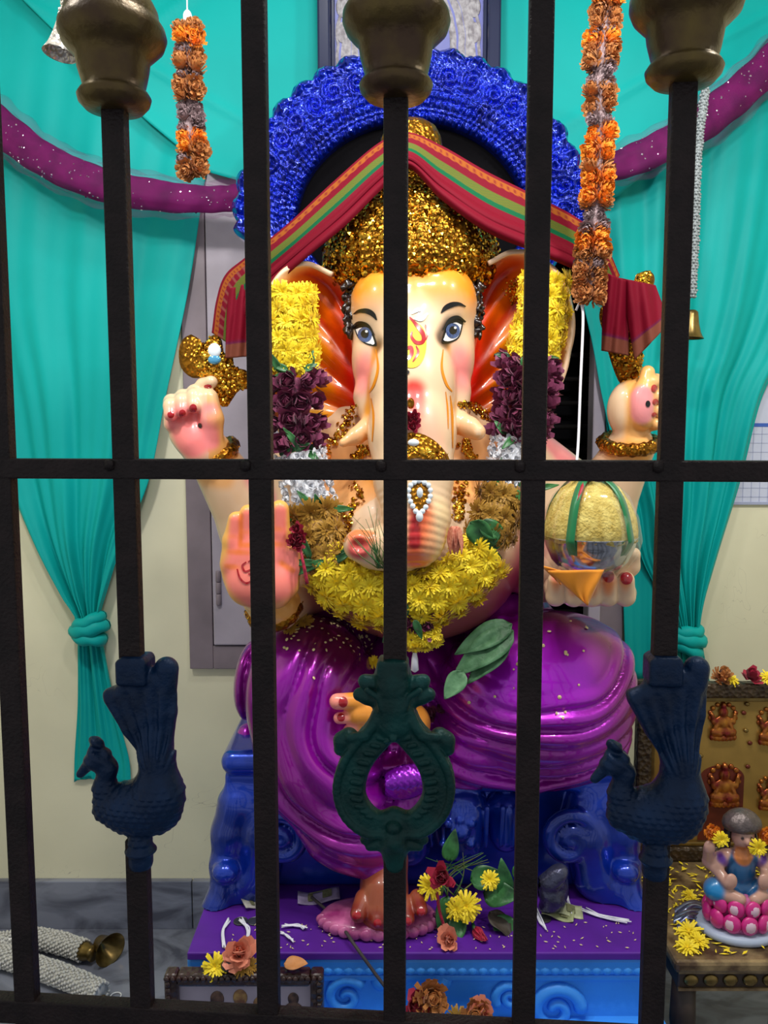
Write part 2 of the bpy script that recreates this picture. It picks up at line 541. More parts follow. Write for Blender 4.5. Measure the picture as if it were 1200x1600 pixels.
U = [G(x, 735)[0] for x in (5, 197, 408, 618, 833, 1047)]
du = U[5] - U[4]
fin = {1: G(178, 168)[1], 3: G(618, 150)[1], 5: G(1068, 126)[1]}
zorn = {1: (G(217, 1315)[1], G(213, 1045)[1]), 3: (G(617, 1330)[1], G(614, 1040)[1]), 5: (G(1025, 1315)[1], G(1040, 1045)[1])}
for i, u in enumerate(U):
    if i in fin:
        bar(u, zorn[i][1] - 0.004, fin[i] + 0.004)
        bar(u, 0.0, zorn[i][0] + 0.004)
    else: bar(u, 0.0, 2.35)
for k in (1, 2, 3):
    bar(U[0] - k * du, 0.0, 2.35); bar(U[5] + k * du, 0.0, 2.35)
for z, hw in ((zr, 0.0098), (zb, 0.013), (0.06, 0.013), (2.33, 0.013)):
    a, b = U[0] - 3.6 * du, U[5] + 3.6 * du
    gpart('rail', box_mesh('rail', ((a + b) / 2, 0.0, z), ((b - a) / 2, 0.0085, hw), 0.0016, mat=M['iron']))
# weld beads where bars cross the middle rail
for u in U[1:]:
    V, Fc = lathe_data([(0.001, 0.006), (0.005, 0.004), (0.0055, 0), (0.005, -0.004), (0.001, -0.006)], 8, (u - bw - 0.002, -0.008, zr + 0.004))
    gpart('weld_bead', mesh('weld_bead', V, Fc, True, M['iron']))
# brass caps: profile from foot up, in metres
capprof = [(0.016, -0.004), (0.027, -0.002), (0.033, 0.004), (0.0345, 0.009), (0.032, 0.013), (0.0285, 0.016), (0.030, 0.024), (0.0325, 0.034), (0.0345, 0.044), (0.040, 0.049),
           (0.0465, 0.056), (0.0495, 0.064), (0.0485, 0.071), (0.044, 0.078), (0.0435, 0.080), (0.0425, 0.086), (0.038, 0.094), (0.034, 0.100), (0.0325, 0.108), (0.034, 0.118), (0.030, 0.14), (0.018, 0.17), (0.006, 0.19), (0.001, 0.2)]
for i in fin:
    V, Fc = lathe_data(capprof, 48, (U[i], 0, fin[i]))
    # hand-cast: slightly uneven
    V = V + 0.0006 * np.stack([np.sin(V[:, 2] * 160 + V[:, 0] * 70), np.zeros(len(V)), np.zeros(len(V))], 1)
    gpart('brass_cap', mesh('brass_cap', V, Fc, True, M['brass']))
    bar(U[i], fin[i] + 0.195, 2.35, 0.009, 0.009)

# peacock casting: sculpted in gate coordinates from its own outline
def peacock(px_off):
    def g(x, y):
        u, z = G(x, y); return np.array([u, 0.0, z])
    s = YG * 1.025 / FPX
    a = g(95, 1350); b = g(305, 1000)
    f = Field((a[0], -0.034, a[2]), (b[0], 0.034, b[2]), 0.0014)
    ch = lambda pts, k: f.chain([(g(x, y) + np.array([0, dy, 0]), r * s) for x, y, r, dy in pts], k)
    # body
    f.ell(g(217, 1262), (68 * s, 0.024, 46 * s), 0.006)
    f.ell(g(245, 1250), (42 * s, 0.024, 52 * s), 0.008)
    ch([(166, 1262, 22, 0), (163, 1230, 17, 0), (168, 1200, 15, 0), (160, 1187, 17, 0)], 0.006)
    f.ell(g(152, 1186), (21 * s, 0.013, 19 * s), 0.004)
    ch([(138, 1195, 10, 0), (126, 1209, 7, 0)], 0.003)
    ch([(150, 1172, 8, 0), (150, 1162, 11, 0)], 0.003)
    for x in (141, 150, 159): ch([(150, 1168, 6, 0), (x, 1158, 5, 0)], 0.002)
    # tail
    ch([(250, 1235, 36, 0), (245, 1180, 25, 0), (243, 1150, 24, 0)], 0.012)
    for x0, y0, x1, y1, r0, r1 in ((232, 1170, 181, 1088, 16, 17), (238, 1170, 200, 1075, 16, 17), (245, 1165, 222, 1062, 16, 17), (252, 1165, 243, 1060, 15, 17), (257, 1170, 260, 1045, 15, 18), (240, 1130, 210, 1050, 15, 15)):
        ch([(x0, y0, r0 * .85, 0), ((x0 + x1) / 2, (y0 + y1) / 2 + 5, (r0 + r1) / 2 * .95, 0), (x1, y1, r1 * 1.08, 0)], 0.0035)
    # flatten front/back
    # socket at the top, collar at the bottom
    f.rbox(g(212, 1046), (25 * s, 0.0165, 21 * s), 0.004, 0.003)
    f.rbox(g(213, 1036), (21 * s, 0.015, 14 * s), 0.003, 0.002)
    ch([(219, 1312, 20, 0), (220, 1345, 20, 0)], 0.004)
    f.ell(g(220, 1328), (26 * s, 0.016, 8 * s), 0.003)
    X, Y, Z = f.grid()
    # raised feather scales on the breast, grooves up the tail
    bz = g(0, 1205)[2]
    bodym = np.clip((bz - Z) / 0.012, 0, 1) * np.clip((Z - g(0, 1318)[2]) / 0.005, 0, 1)
    row = np.floor(Z / 0.0062)
    sc = np.abs(np.sin(X * PI / 0.0085 + (row % 2) * PI / 2)) * (1 - ((Z / 0.0062) % 1.0))
    f.F = (f.F - bodym * 0.0016 * (sc - 0.3)).astype(np.float32)
    cx, cz = g(252, 1240)[0], g(252, 1240)[2]
    ang = np.arctan2(X - cx, Z - cz)
    tm = np.clip((Z - g(0, 1190)[2]) / 0.02, 0, 1) * np.clip((g(0, 1062)[2] - Z) / 0.01, 0, 1)
    f.F = (f.F + tm * 0.0016 * np.cos(ang * 46)).astype(np.float32)
    V, Q = f.surface()
    return V, Q
pv, pq = peacock(0)
pme = mesh('peacock_casting', pv, pq, True, M['peacock'])
o = gpart('peacock_casting', pme); o['label'] = 'deep blue cast peacock facing left on a gate bar'
o = gpart('peacock_casting', pme); o.location = (U[5] - U[1] - 0.004, 0, zorn[5][1] - zorn[1][1]); o['label'] = 'dark blue cast peacock facing left on the right gate bar'

def lyre():
    def g(x, y, dy=0.0):
        u, z = G(x, y); return np.array([u, dy, z])
    s = YG / FPX
    a = g(505, 1360); b = g(730, 1010)
    f = Field((a[0], -0.026, a[2]), (b[0], 0.026, b[2]), 0.0013)
    ch = lambda pts, k, dy=0.0: f.chain([(g(x, y, dy), r * s) for x, y, r in pts], k)
    def sym(pts, k, dy=0.0):
        ch(pts, k, dy); ch([(1232 - x, y, r) for x, y, r in pts], k, dy)
    # heart frame: thick inner ring + raised outer rim
    outer = [(616, 1128, 17), (594, 1150, 20), (566, 1180, 22), (550, 1212, 24), (549, 1245, 24), (566, 1272, 22), (592, 1285, 18), (616, 1275, 15)]
    sym([tuple(v) for v in smooth_path(outer, 26)], 0.002)
    rim = [(588, 1112, 6), (578, 1135, 7), (552, 1165, 7), (533, 1200, 7), (528, 1235, 7), (541, 1272, 7), (572, 1297, 7), (604, 1298, 6)]
    sym([tuple(v) for v in smooth_path(rim, 26)], 0.002)
    X, Y, Z = f.grid()
    f.F = np.maximum(f.F, np.abs(Y) - 0.0085).astype(np.float32)
    sym([tuple(v) for v in smooth_path(rim, 26)], 0.001, -0.0075)
    sym([tuple(v) for v in smooth_path(rim, 26)], 0.001, 0.0075)
    # bead gadroons
    path = smooth_path([(604, 1138), (586, 1162), (566, 1192), (557, 1225), (562, 1252), (578, 1270)], 12)
    for i, (x, y) in enumerate(path):
        r = 5 + 3 * math.sin(i / 11 * PI)
        sym([(x - r * .7, y - 1, r * .62), (x + r * .7, y + 1, r * .62)], 0.001, -0.0085)
    # neck and flared leaves
    ch([(616, 1128, 30), (616, 1100, 30), (614, 1070, 30), (614, 1056, 30)], 0.005)
    sym([(600, 1115, 12), (592, 1096, 12), (574, 1088, 13), (562, 1085, 11)], 0.003)
    sym([(600, 1085, 14), (578, 1068, 14), (570, 1064, 11)], 0.003)
    sym([(598, 1100, 5), (592, 1082, 5), (576, 1072, 5)], 0.001, -0.014)
    # side scrolls
    sym([(560, 1172, 12), (545, 1152, 15), (535, 1157, 14), (532, 1170, 11)], 0.003)
    sym([(590, 1122, 8), (572, 1145, 8), (548, 1148, 7)], 0.002, -0.008)
    for y, r in ((1118, 4), (1131, 6), (1144, 7)): ch([(616, y, r), (616, y + .5, r)], 0.001, -0.015)
    ch([(610, 1150, 4), (604, 1152, 4)], 0.001, -0.012)
    # heart point at the bottom, plain boss and small leaf scrolls
    f.ell(g(616, 1285, -0.006), (14 * s, 0.012, 12 * s), 0.003)
    f.ell(g(616, 1307), (21 * s, 0.02, 22 * s), 0.004)
    sym([(596, 1300, 12), (575, 1306, 10), (570, 1312, 8)], 0.003); sym([(600, 1318, 12), (578, 1322, 8)], 0.003)
    ch([(616, 1320, 24), (617, 1345, 19)], 0.004)
    f.rbox(g(614, 1042), (25 * s, 0.0155, 15 * s), 0.005, 0.003)
    ch([(614, 1046, 22), (614, 1066, 24)], 0.004)
    # keep the casting a plate: clip depth
    X, Y, Z = f.grid()
    f.F = np.maximum(f.F, np.abs(Y) - 0.0195).astype(np.float32)
    V, Q = f.surface()
    # flatten the thick tubes: compress depth
    return V, Q
lv, lq = lyre()
o = gpart('lyre_casting', mesh('lyre_casting', lv, lq, True, M['ornament'])); o['label'] = 'dark teal heart shaped cast scroll'

# ------------------------------------------------------------------ curtains and drapes
def curtain(name, label, rows, Yb, nf, amp, mtl, nu=90, nv=160, seed=1, cat='curtain', bottom_wave=0.0):
    """rows: (py, xl, xr) px measured at depth Yb"""
    rows = sorted(rows)
    ys = np.array([r[0] for r in rows], float)
    t = np.linspace(ys[0], ys[-1], nu)
    sp = smooth_path(rows, 400)
    xl = np.interp(t, sp[:, 0], sp[:, 1]); xr = np.interp(t, sp[:, 0], sp[:, 2])
    w0 = (xr - xl).max()
    r = np.random.default_rng(seed)
    ph = r.uniform(0, 6.28, 6)
    s = np.linspace(0, 1, nv)
    Gd = np.zeros((nu, nv, 3))
    for i in range(nu):
        g = np.clip((xr[i] - xl[i]) / w0, 0.1, 1)
        am = amp * (0.22 + 0.78 * (1 - g)) if amp > 0 else 0
        wob = 0.6 * np.sin(t[i] / 170 + ph[0])
        fold = (np.sin(2 * PI * nf * s + ph[1] + wob) + 0.5 * np.sin(2 * PI * nf * 1.9 * s + ph[2] - wob * 1.4) + 0.3 * np.sin(2 * PI * nf * 3.3 * s + ph[3] + t[i] / 90)) / 1.5
        yy = Yb - am * (1 + fold)
        for j in range(nv):
            p = P(xl[i] + (xr[i] - xl[i]) * s[j], t[i] + bottom_wave * (i == nu - 1) * np.sin(9 * s[j]), Yb)
            Gd[i, j] = (p.x, yy[j], p.z)
    return Gd
def put_sheet(name, label, Gd, m, cat):
    o = sheet(name, Gd, m, thick=0.0012)
    return tag(o, label, cat)

lc = thing('curtain', 'teal satin curtain knotted near its end, left of the idol', 'curtain', P(140, 1230, YW - 0.03))
Gd = curtain('drape', '', [(-140, -120, 360), (100, -120, 350), (300, -110, 318), (450, -90, 296), (620, -20, 262), (750, 18, 236), (850, 60, 194), (930, 103, 168), (958, 122, 160), (985, 126, 156)], YW - 0.026, 3.2, 0.017, M['teal'], seed=3)
sheet('drape', Gd, M['teal'], lc, thick=0.0012)
Gd = curtain('tail', '', [(985, 122, 160), (1010, 122, 165), (1100, 122, 182), (1180, 117, 202), (1222, 116, 206)], YW - 0.008, 2.6, 0.016, M['teal'], nu=40, nv=60, seed=5)
Gd[-1, :, 2] += 0.012 * np.sin(np.linspace(0, 7, 60))
sheet('tail', Gd, M['teal'], lc, thick=0.0012)
def knot(cx, cy, w, h, parent, tilt):
    datas = []
    c = P(cx, cy, YW - 0.04)
    for k, (dz, r, rx, ti) in enumerate(((0.022, 0.014, 0.026, .3), (0.004, 0.017, 0.031, .12), (-0.018, 0.014, 0.027, -.25))):
        th = np.linspace(0, 2 * PI, 30)
        pth = np.stack([c.x + rx * np.cos(th), c.y + 0.022 * np.sin(th), c.z + dz + np.sin(ti + tilt) * rx * np.cos(th)], 1)
        datas.append(tube_data(pth, r, 12, False))
    V, Fc = merge(datas)
    V[:, 2] += 0.002 * np.sin(V[:, 0] * 160 + V[:, 2] * 90)
    link('knot', mesh('knot', V, Fc, True, M['teal']), parent)
knot(140, 984, 55, 60, lc, 0.1)

rc = thing('curtain', 'teal satin curtain tied back at right of the idol', 'curtain', P(1075, 1060, YW - 0.03))
Gd = curtain('drape', '', [(-140, 800, 1330), (150, 860, 1330), (300, 880, 1310), (450, 905, 1270), (540, 924, 1232), (620, 938, 1190), (740, 966, 1158), (800, 985, 1140), (870, 1000, 1118), (940, 1035, 1096), (985, 1052, 1088)], YW - 0.030, 4.2, 0.020, M['teal'], seed=11)
sheet('drape', Gd, M['teal'], rc, thick=0.0012)
Gd = curtain('tail', '', [(985, 1046, 1092), (1030, 1040, 1100), (1090, 1030, 1112), (1180, 1025, 1118), (1250, 1022, 1122)], YW - 0.008, 2.6, 0.016, M['teal'], nu=30, nv=60, seed=6)
sheet('tail', Gd, M['teal'], rc, thick=0.0012)
knot(1072, 1000, 55, 60, rc, -0.3)
# shadowed second fold of the right curtain, hanging behind the bowl
Gd = curtain('inner_fold', '', [(560, 938, 1010), (700, 950, 1020), (800, 968, 1040), (900, 972, 1060), (1000, 975, 1062), (1060, 980, 1066)], YW - 0.024, 2.4, 0.014, M['teal'], nu=40, nv=50, seed=8)
sheet('inner_fold', Gd, M['teal'], rc, thick=0.0012)

# upper backdrop: edge runs down diagonally from both top corners
def backdrop():
    nu, nv = 80, 220
    xsx = np.linspace(-160, 1360, nv)
    bot = np.interp(xsx, [-160, -20, 40, 230, 330, 400, 640, 880, 960, 1000, 1130, 1200, 1360], [-140, -60, 5, 190, 272, 292, 300, 305, 312, 278, 150, 60, -140])
    Gd = np.zeros((nu, nv, 3))
    for j in range(nv):
        top = -260
        for i in range(nu):
            s = i / (nu - 1)
            y = top + (bot[j] - top) * s
            p = P(xsx[j], y, YW - 0.05)
            sw = np.sin((y - 0.45 * abs(xsx[j] - 640)) / 42 + 0.9 * np.sin(xsx[j] / 130)) * 0.0035 + np.sin(xsx[j] / 60 + y / 120) * 0.003 - 0.006 * math.exp(-(((y - 0.75 * abs(xsx[j] - 640) + 260) / 9) ** 2)) - 0.005 * math.exp(-(((y + 0.55 * abs(xsx[j] - 640) - 330) / 8) ** 2))
            edge = 0.006 * math.exp(-((1 - s) / 0.05) ** 2)
            Gd[i, j] = (p.x, YW - 0.055 + sw - edge, p.z)
    return Gd
put_sheet('backdrop_cloth', 'wide teal satin cloth draped over the upper wall behind the idol', backdrop(), M['teal'], 'cloth')
# ------------------------------------------------------------------ the idol
YB = 1.18             # front of the plinth
ZP = P(600, 1489, YB).z      # plinth top
idol = thing('deity_statue', 'large glossy painted elephant headed seated statue on a blue throne', 'statue', (P(650, 1489, 1.45).x, 1.45, 0))

def pv3(px, py, Y):
    return np.array(P(px, py, Y))
class Sculpt(Field):
    def E(self, px, py, Y, rx, rz, dy, k=0.01, rot=None, mode='u'):
        self.ell(pv3(px, py, Y), (R(rx, Y), dy, R(rz, Y)), k, rot, mode)
    def C(self, pts, k=0.01, mode='u'):
        self.chain([(pv3(x, y, Y), R(r, Y)) for x, y, Y, r in pts], k, mode=mode)

# ---- body: torso, head, trunk, four arms with hands: one surface
lo = pv3(235, 1030, 1.5); hi = pv3(1060, 395, 1.5)
B = Sculpt((lo[0], 1.13, lo[2]), (hi[0], 1.62, hi[2]), 0.0027)
B.E(645, 800, 1.50, 190, 175, 0.10, 0.02)
B.E(648, 855, 1.43, 172, 148, 0.165, 0.03)
B.E(640, 700, 1.48, 175, 95, 0.10, 0.03)
# arms
B.C([(470, 735, 1.48, 62), (405, 828, 1.50, 58), (330, 712, 1.455, 36)], 0.02)
B.C([(830, 735, 1.48, 60), (930, 806, 1.50, 56), (985, 700, 1.455, 37)], 0.02)
B.C([(480, 760, 1.46, 62), (475, 900, 1.42, 58), (430, 945, 1.31, 38), (412, 930, 1.285, 36)], 0.02)
B.C([(815, 760, 1.46, 62), (850, 880, 1.43, 58), (905, 905, 1.31, 38)], 0.02)
# head
B.E(645, 512, 1.455, 100, 125, 0.125, 0.02)
B.E(603, 478, 1.405, 54, 62, 0.075, 0.02)
B.E(689, 474, 1.405, 54, 62, 0.075, 0.02)
B.E(583, 562, 1.392, 33, 60, 0.045, 0.015)
B.E(708, 557, 1.392, 33, 62, 0.045, 0.015)
# trunk: down, then curling to the left with the tip facing out
B.C([(645, 530, 1.375, 60), (644, 600, 1.345, 62), (644, 680, 1.31, 64), (646, 750, 1.275, 58), (650, 810, 1.245, 50), (646, 840, 1.235, 47)], 0.022)
B.C([(646, 842, 1.235, 46), (618, 856, 1.235, 38), (586, 858, 1.235, 30), (562, 852, 1.225, 26)], 0.012)
B.E(560, 853, 1.195, 17, 13, 0.016, 0.004, mode='c')
# jaw flanks beside the trunk, tusk sockets
B.C([(582, 620, 1.375, 30), (590, 660, 1.355, 24)], 0.015)
B.C([(706, 615, 1.375, 30), (706, 655, 1.355, 24)], 0.015)
B.C([(592, 655, 1.35, 20), (556, 682, 1.33, 13), (536, 692, 1.322, 7)], 0.006)
B.C([(706, 655, 1.35, 21), (734, 668, 1.33, 16), (746, 675, 1.322, 13)], 0.006)
# open blessing hand (palm towards the viewer)
Yh = 1.255
B.E(405, 888, Yh, 60, 66, 0.026, 0.01)
B.C([(363, 880, Yh, 19), (364, 845, Yh, 16), (369, 812, Yh - .003, 13)], 0.006)
B.C([(386, 872, Yh, 19), (386, 835, Yh, 16), (388, 802, Yh - .003, 14)], 0.004)
B.C([(411, 868, Yh, 19), (411, 825, Yh, 17), (411, 792, Yh - .003, 14)], 0.004)
B.C([(436, 872, Yh, 20), (437, 832, Yh, 17), (437, 796, Yh - .003, 15)], 0.004)
B.C([(448, 915, Yh, 20), (456, 885, Yh - .004, 15), (459, 862, Yh - .006, 11)], 0.006)
B.E(385, 915, Yh - .012, 30, 32, 0.018, 0.01)
B.E(432, 918, Yh - .014, 26, 34, 0.020, 0.01)
# raised hand at left: three fingers folded onto the palm, thumb standing
Yh = 1.44
B.E(303, 672, Yh, 40, 38, 0.026, 0.012)
B.C([(322, 705, Yh, 33), (312, 690, Yh, 34)], 0.012)
for x, y, r in ((268, 628, 12), (286, 621, 12.5), (305, 614, 13)):
    B.C([(x + 2, 662, Yh - .008, r + 2), (x, y, Yh - .004, r), (x - 1, y + 6, Yh - .024, r - .5), (x - 1, y + 20, Yh - .032, r - 1)], 0.004)
B.C([(330, 695, Yh - .012, 19), (331, 655, Yh - .022, 18), (326, 622, Yh - .02, 15)], 0.006)
B.C([(322, 625, Yh, 15), (318, 603, Yh - .004, 12), (330, 597, Yh - .015, 10)], 0.004)
# raised hand at right
B.E(985, 640, Yh, 36, 46, 0.028, 0.012)
B.E(1003, 632, Yh - .026, 20, 36, 0.02, 0.008)
B.C([(1006, 655, Yh - .02, 17), (1008, 610, Yh - .026, 14), (1012, 582, Yh - .02, 11)], 0.006)
for x, y, r in ((1020, 596, 12), (1028, 618, 12), (1030, 640, 11), (1026, 661, 10)):
    B.C([(1000, y + 6, Yh, r + 1), (x + 4, y, Yh - .006, r), (x, y + 2, Yh - .026, r - 1)], 0.003)
# hand under the bowl
Yh = 1.255
B.E(915, 918, Yh + .02, 66, 28, 0.06, 0.012)
for x, dy, r in ((868, 0.0, 14), (896, -.004, 15), (924, -.006, 15), (950, -.004, 14.5), (977, 0.0, 14.5)):
    B.C([(x, 926, Yh + .03, r + 3), (x, 932, Yh - .022 + dy, r + 1), (x + 1, 906, Yh - .036 + dy, r - 1)], 0.004)
B.C([(960, 905, Yh + .03, 20), (985, 885, Yh + .02, 14), (990, 866, Yh + .01, 11)], 0.006)
# trunk rings
X, Y, Z = B.grid()
tx = P(648, 800, 1.25).x
tm = np.clip(1 - np.abs(X - tx) / 0.075, 0, 1) ** 0.5 * np.clip((1.305 - Y) / 0.02, 0, 1) * np.clip((P(0, 752, 1.25).z - Z) / 0.02, 0, 1) * np.clip((Z - P(0, 905, 1.22).z) / 0.01, 0, 1)
ringp = Z + 0.55 * (X - tx) ** 2 / 0.05 * 0.6
gro = (0.5 + 0.5 * np.cos(ringp * 2 * PI / 0.0118)) ** 2
B.F = (B.F + tm * 0.0017 * gro).astype(np.float32)
V, Q = B.surface()
bodyV = V
skin = srgb(234, 198, 160)
C = np.tile(np.array(skin), (len(V), 1))
pt = lambda *a: pv3(*a)
orange = srgb(244, 160, 30); pink = srgb(255, 138, 138); red = srgb(225, 30, 18)
# chest and shoulders warm orange
C = mixc(C, srgb(246, 172, 96), 0.8 * near(V, [pt(560, 740, 1.36), pt(730, 740, 1.36)], 0.08, 0.05) * (V[:, 1] > 1.31))
C = mixc(C, orange, 0.6 * near(V, [pt(590, 720, 1.36), pt(585, 820, 1.33)], 0.03, 0.004))
C = mixc(C, orange, 0.6 * near(V, [pt(715, 720, 1.36), pt(715, 800, 1.33)], 0.03, 0.004))
# belly deep rose at the flanks and bottom
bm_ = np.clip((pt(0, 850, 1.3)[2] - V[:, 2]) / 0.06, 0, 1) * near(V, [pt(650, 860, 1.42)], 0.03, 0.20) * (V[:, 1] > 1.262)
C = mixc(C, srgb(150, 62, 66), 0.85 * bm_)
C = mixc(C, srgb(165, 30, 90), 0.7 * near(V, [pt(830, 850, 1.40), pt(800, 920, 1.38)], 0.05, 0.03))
# forehead band and face edges
C = mixc(C, srgb(240, 146, 20), 0.95 * near(V, [pt(560, 440, 1.36), pt(600, 424, 1.33), pt(690, 424, 1.33), pt(735, 440, 1.36)], 0.055, 0.014))
C = mixc(C, srgb(232, 90, 40), 0.7 * near(V, [pt(546, 480, 1.42), pt(542, 560, 1.42), pt(572, 625, 1.40)], 0.012, 0.008))
C = mixc(C, srgb(232, 90, 40), 0.7 * near(V, [pt(745, 475, 1.42), pt(748, 560, 1.42), pt(718, 625, 1.40)], 0.012, 0.008))
C = mixc(C, pink, 0.85 * near(V, [pt(577, 575, 1.355), pt(575, 595, 1.36)], 0.03, 0.012))
C = mixc(C, pink, 0.85 * near(V, [pt(712, 565, 1.355), pt(712, 590, 1.36)], 0.03, 0.012))
for pts in ([(589, 545), (590, 580), (582, 612), (578, 640)], [(693, 545), (692, 580), (700, 610), (704, 650), (706, 700)]):
    C = mixc(C, srgb(240, 150, 20), 0.75 * near(V, [pt(x, y, 1.335) for x, y in pts], 0.009, 0.012 if False else 0.006) )
C = mixc(C, orange, 0.7 * near(V, [pt(584, 640, 1.345), pt(580, 720, 1.32), pt(592, 770, 1.29)], 0.014, 0.008))
C = mixc(C, orange, 0.7 * near(V, [pt(708, 650, 1.345), pt(706, 720, 1.32), pt(702, 780, 1.28)], 0.014, 0.006))
# trunk: red glow under the tilak, pink, then orange-red stripe down the front
C = mixc(C, srgb(250, 160, 140), 0.45 * near(V, [pt(655, 660, 1.25), pt(662, 690, 1.24)], 0.03, 0.02))
C = mixc(C, srgb(238, 26, 22), 0.95 * near(V, [pt(646, 612, 1.275), pt(647, 650, 1.265)], 0.018, 0.010))
C = mixc(C, srgb(255, 92, 20), 0.85 * near(V, [pt(662, 800, 1.185), pt(662, 842, 1.185), pt(655, 870, 1.20)], 0.016, 0.015))
C = mixc(C, srgb(190, 12, 40), 0.9 * near(V, [pt(648, 795, 1.185), pt(648, 850, 1.185)], 0.006, 0.007))
C = mixc(C, srgb(252, 220, 160), 0.5 * near(V, [pt(690, 800, 1.21), pt(680, 860, 1.20)], 0.02, 0.01))
C = mixc(C, srgb(240, 100, 20), 0.8 * near(V, [pt(556, 835, 1.21), pt(575, 838, 1.21)], 0.012, 0.008))
C = mixc(C, srgb(225, 70, 70), 0.9 * near(V, [pt(560, 858, 1.20)], 0.012, 0.012))
# hands
Yh = 1.255
def palm(C, c, rad, soft, col, front, w=0.95):
    return mixc(C, col, w * near(V, c, soft, rad) * np.clip((front - V[:, 1]) / 0.006, 0, 1))
handm = near(V, [pt(405, 800, Yh), pt(405, 915, Yh)], 0.02, 0.075)
C = mixc(C, srgb(246, 170, 48), 0.8 * handm * (V[:, 1] < 1.30))
for x, y0, y1, r in ((367, 860, 815, 9), (387, 860, 806, 11), (411, 860, 797, 11), (437, 860, 800, 12), (455, 905, 868, 8)):
    C = palm(C, [pt(x, y0, 1.237), pt(x + 1, y1, 1.237)], 0.006, 0.010, srgb(255, 128, 116), 1.252)
C = palm(C, [pt(385, 895, 1.225), pt(430, 900, 1.225)], 0.030, 0.022, srgb(255, 132, 122), 1.25)
C = palm(C, [pt(400, 925, 1.225)], 0.02, 0.02, srgb(255, 135, 120), 1.25)
for (x0, y0, x1, y1) in ((352, 862, 425, 866), (352, 885, 430, 890), (357, 838, 376, 838), (377, 832, 398, 832), (377, 852, 398, 852), (426, 826, 450, 828), (426, 850, 450, 852), (440, 880, 458, 892)):
    C = palm(C, [pt(x0, y0, 1.235), pt(x1, y1, 1.235)], 0.0012, 0.006, srgb(240, 120, 20), 1.252, 0.75)
hm = near(V, [pt(305, 660, 1.44), pt(318, 690, 1.44)], 0.02, 0.055)
C = mixc(C, srgb(246, 170, 60), 0.75 * hm * (V[:, 0] > pt(318, 0, 1.44)[0]))
C = palm(C, [pt(300, 685, 1.41), pt(290, 662, 1.41)], 0.026, 0.02, srgb(255, 130, 130), 1.435)
C = palm(C, [pt(330, 690, 1.41), pt(328, 640, 1.41)], 0.008, 0.012, srgb(255, 140, 140), 1.425)
hm = near(V, [pt(985, 600, 1.44), pt(985, 680, 1.44)], 0.03, 0.04)
C = mixc(C, srgb(248, 165, 40), 0.7 * hm * np.clip((V[:, 0] - pt(985, 0, 1.44)[0]) / 0.01, 0, 1))
C = palm(C, [pt(1003, 620, 1.40), pt(1004, 645, 1.40)], 0.014, 0.010, srgb(245, 150, 155), 1.42)
C = mixc(C, orange, 0.6 * near(V, [pt(940, 700, 1.42), pt(1000, 712, 1.42)], 0.02, 0.012))
C = mixc(C, srgb(235, 60, 120), 0.6 * near(V, [pt(860, 660, 1.44), pt(890, 730, 1.44)], 0.02, 0.02))
C = mixc(C, srgb(225, 60, 130), 0.6 * near(V, [pt(400, 740, 1.44), pt(420, 780, 1.42)], 0.02, 0.012))
C = mixc(C, srgb(240, 160, 50), 0.6 * near(V, [pt(300, 742, 1.44), pt(350, 748, 1.42)], 0.02, 0.008))
for x in (868, 896, 924, 950, 977):
    C = mixc(C, srgb(245, 130, 40), 0.8 * near(V, [pt(x, 928, 1.20), pt(x, 912, 1.20)], 0.012, 0.006))
    C = mixc(C, srgb(250, 120, 120), 0.9 * near(V, [pt(x + 1, 896, 1.205)], 0.01, 0.006))
for x in (376, 399, 424):
    C = palm(C, [pt(x, 806, 1.24), pt(x, 866, 1.24)], 0.0015, 0.005, srgb(236, 110, 20), 1.26, 0.85)
for ex, ey, sg in ((570, 523, 1), (707, 517, -1)):
    C = mixc(C, srgb(60, 36, 34), 0.9 * near(V, [pt(ex - 12 * sg, ey - 9, 1.335), pt(ex, ey - 8, 1.33), pt(ex + 13 * sg, ey + 12, 1.325)], 0.013, 0.010))
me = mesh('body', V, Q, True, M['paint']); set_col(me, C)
body = link('body', me, idol)
BV = BVHTree.FromPolygons([tuple(v) for v in V.tolist()], Q.tolist())
def hit(px, py, off=0.0012, bvh=None):
    d = ray(px, py).normalized()
    r = (bvh or BV).ray_cast(Vector((0, 0, CAMZ)), d)
    if r[0] is None: return None, None
    n = r[1]
    if n.dot(d) > 0: n = -n
    return r[0] + n * off, n

def blob(name, outline, m, parent, off=0.001, rings=4, bvh=None, dome=0.0):
    """a thin painted patch lying on the sculpted surface; outline in measured pixels"""
    o = np.array(outline, float); c = o.mean(0)
    o = smooth_path(np.concatenate([o, o[:1]]), 36)[:-1]
    n = len(o); V = []
    p, _ = hit(*c, off + dome, bvh)
    if p is None: return None
    V.append(p); last = p
    for k in range(1, rings + 1):
        for q in o:
            x = c + (q - c) * k / rings
            h, _ = hit(x[0], x[1], off + dome * (1 - (k / rings) ** 2), bvh)
            if h is None: h = last
            last = h
            V.append(h)
    Fc = [(0, 1 + j, 1 + (j + 1) % n) for j in range(n)]
    for k in range(rings - 1):
        a = 1 + k * n; b = a + n
        Fc += [(a + j, b + j, b + (j + 1) % n, a + (j + 1) % n) for j in range(n)]
    return link(name, mesh(name, [tuple(v) for v in V], Fc, True, m), parent)

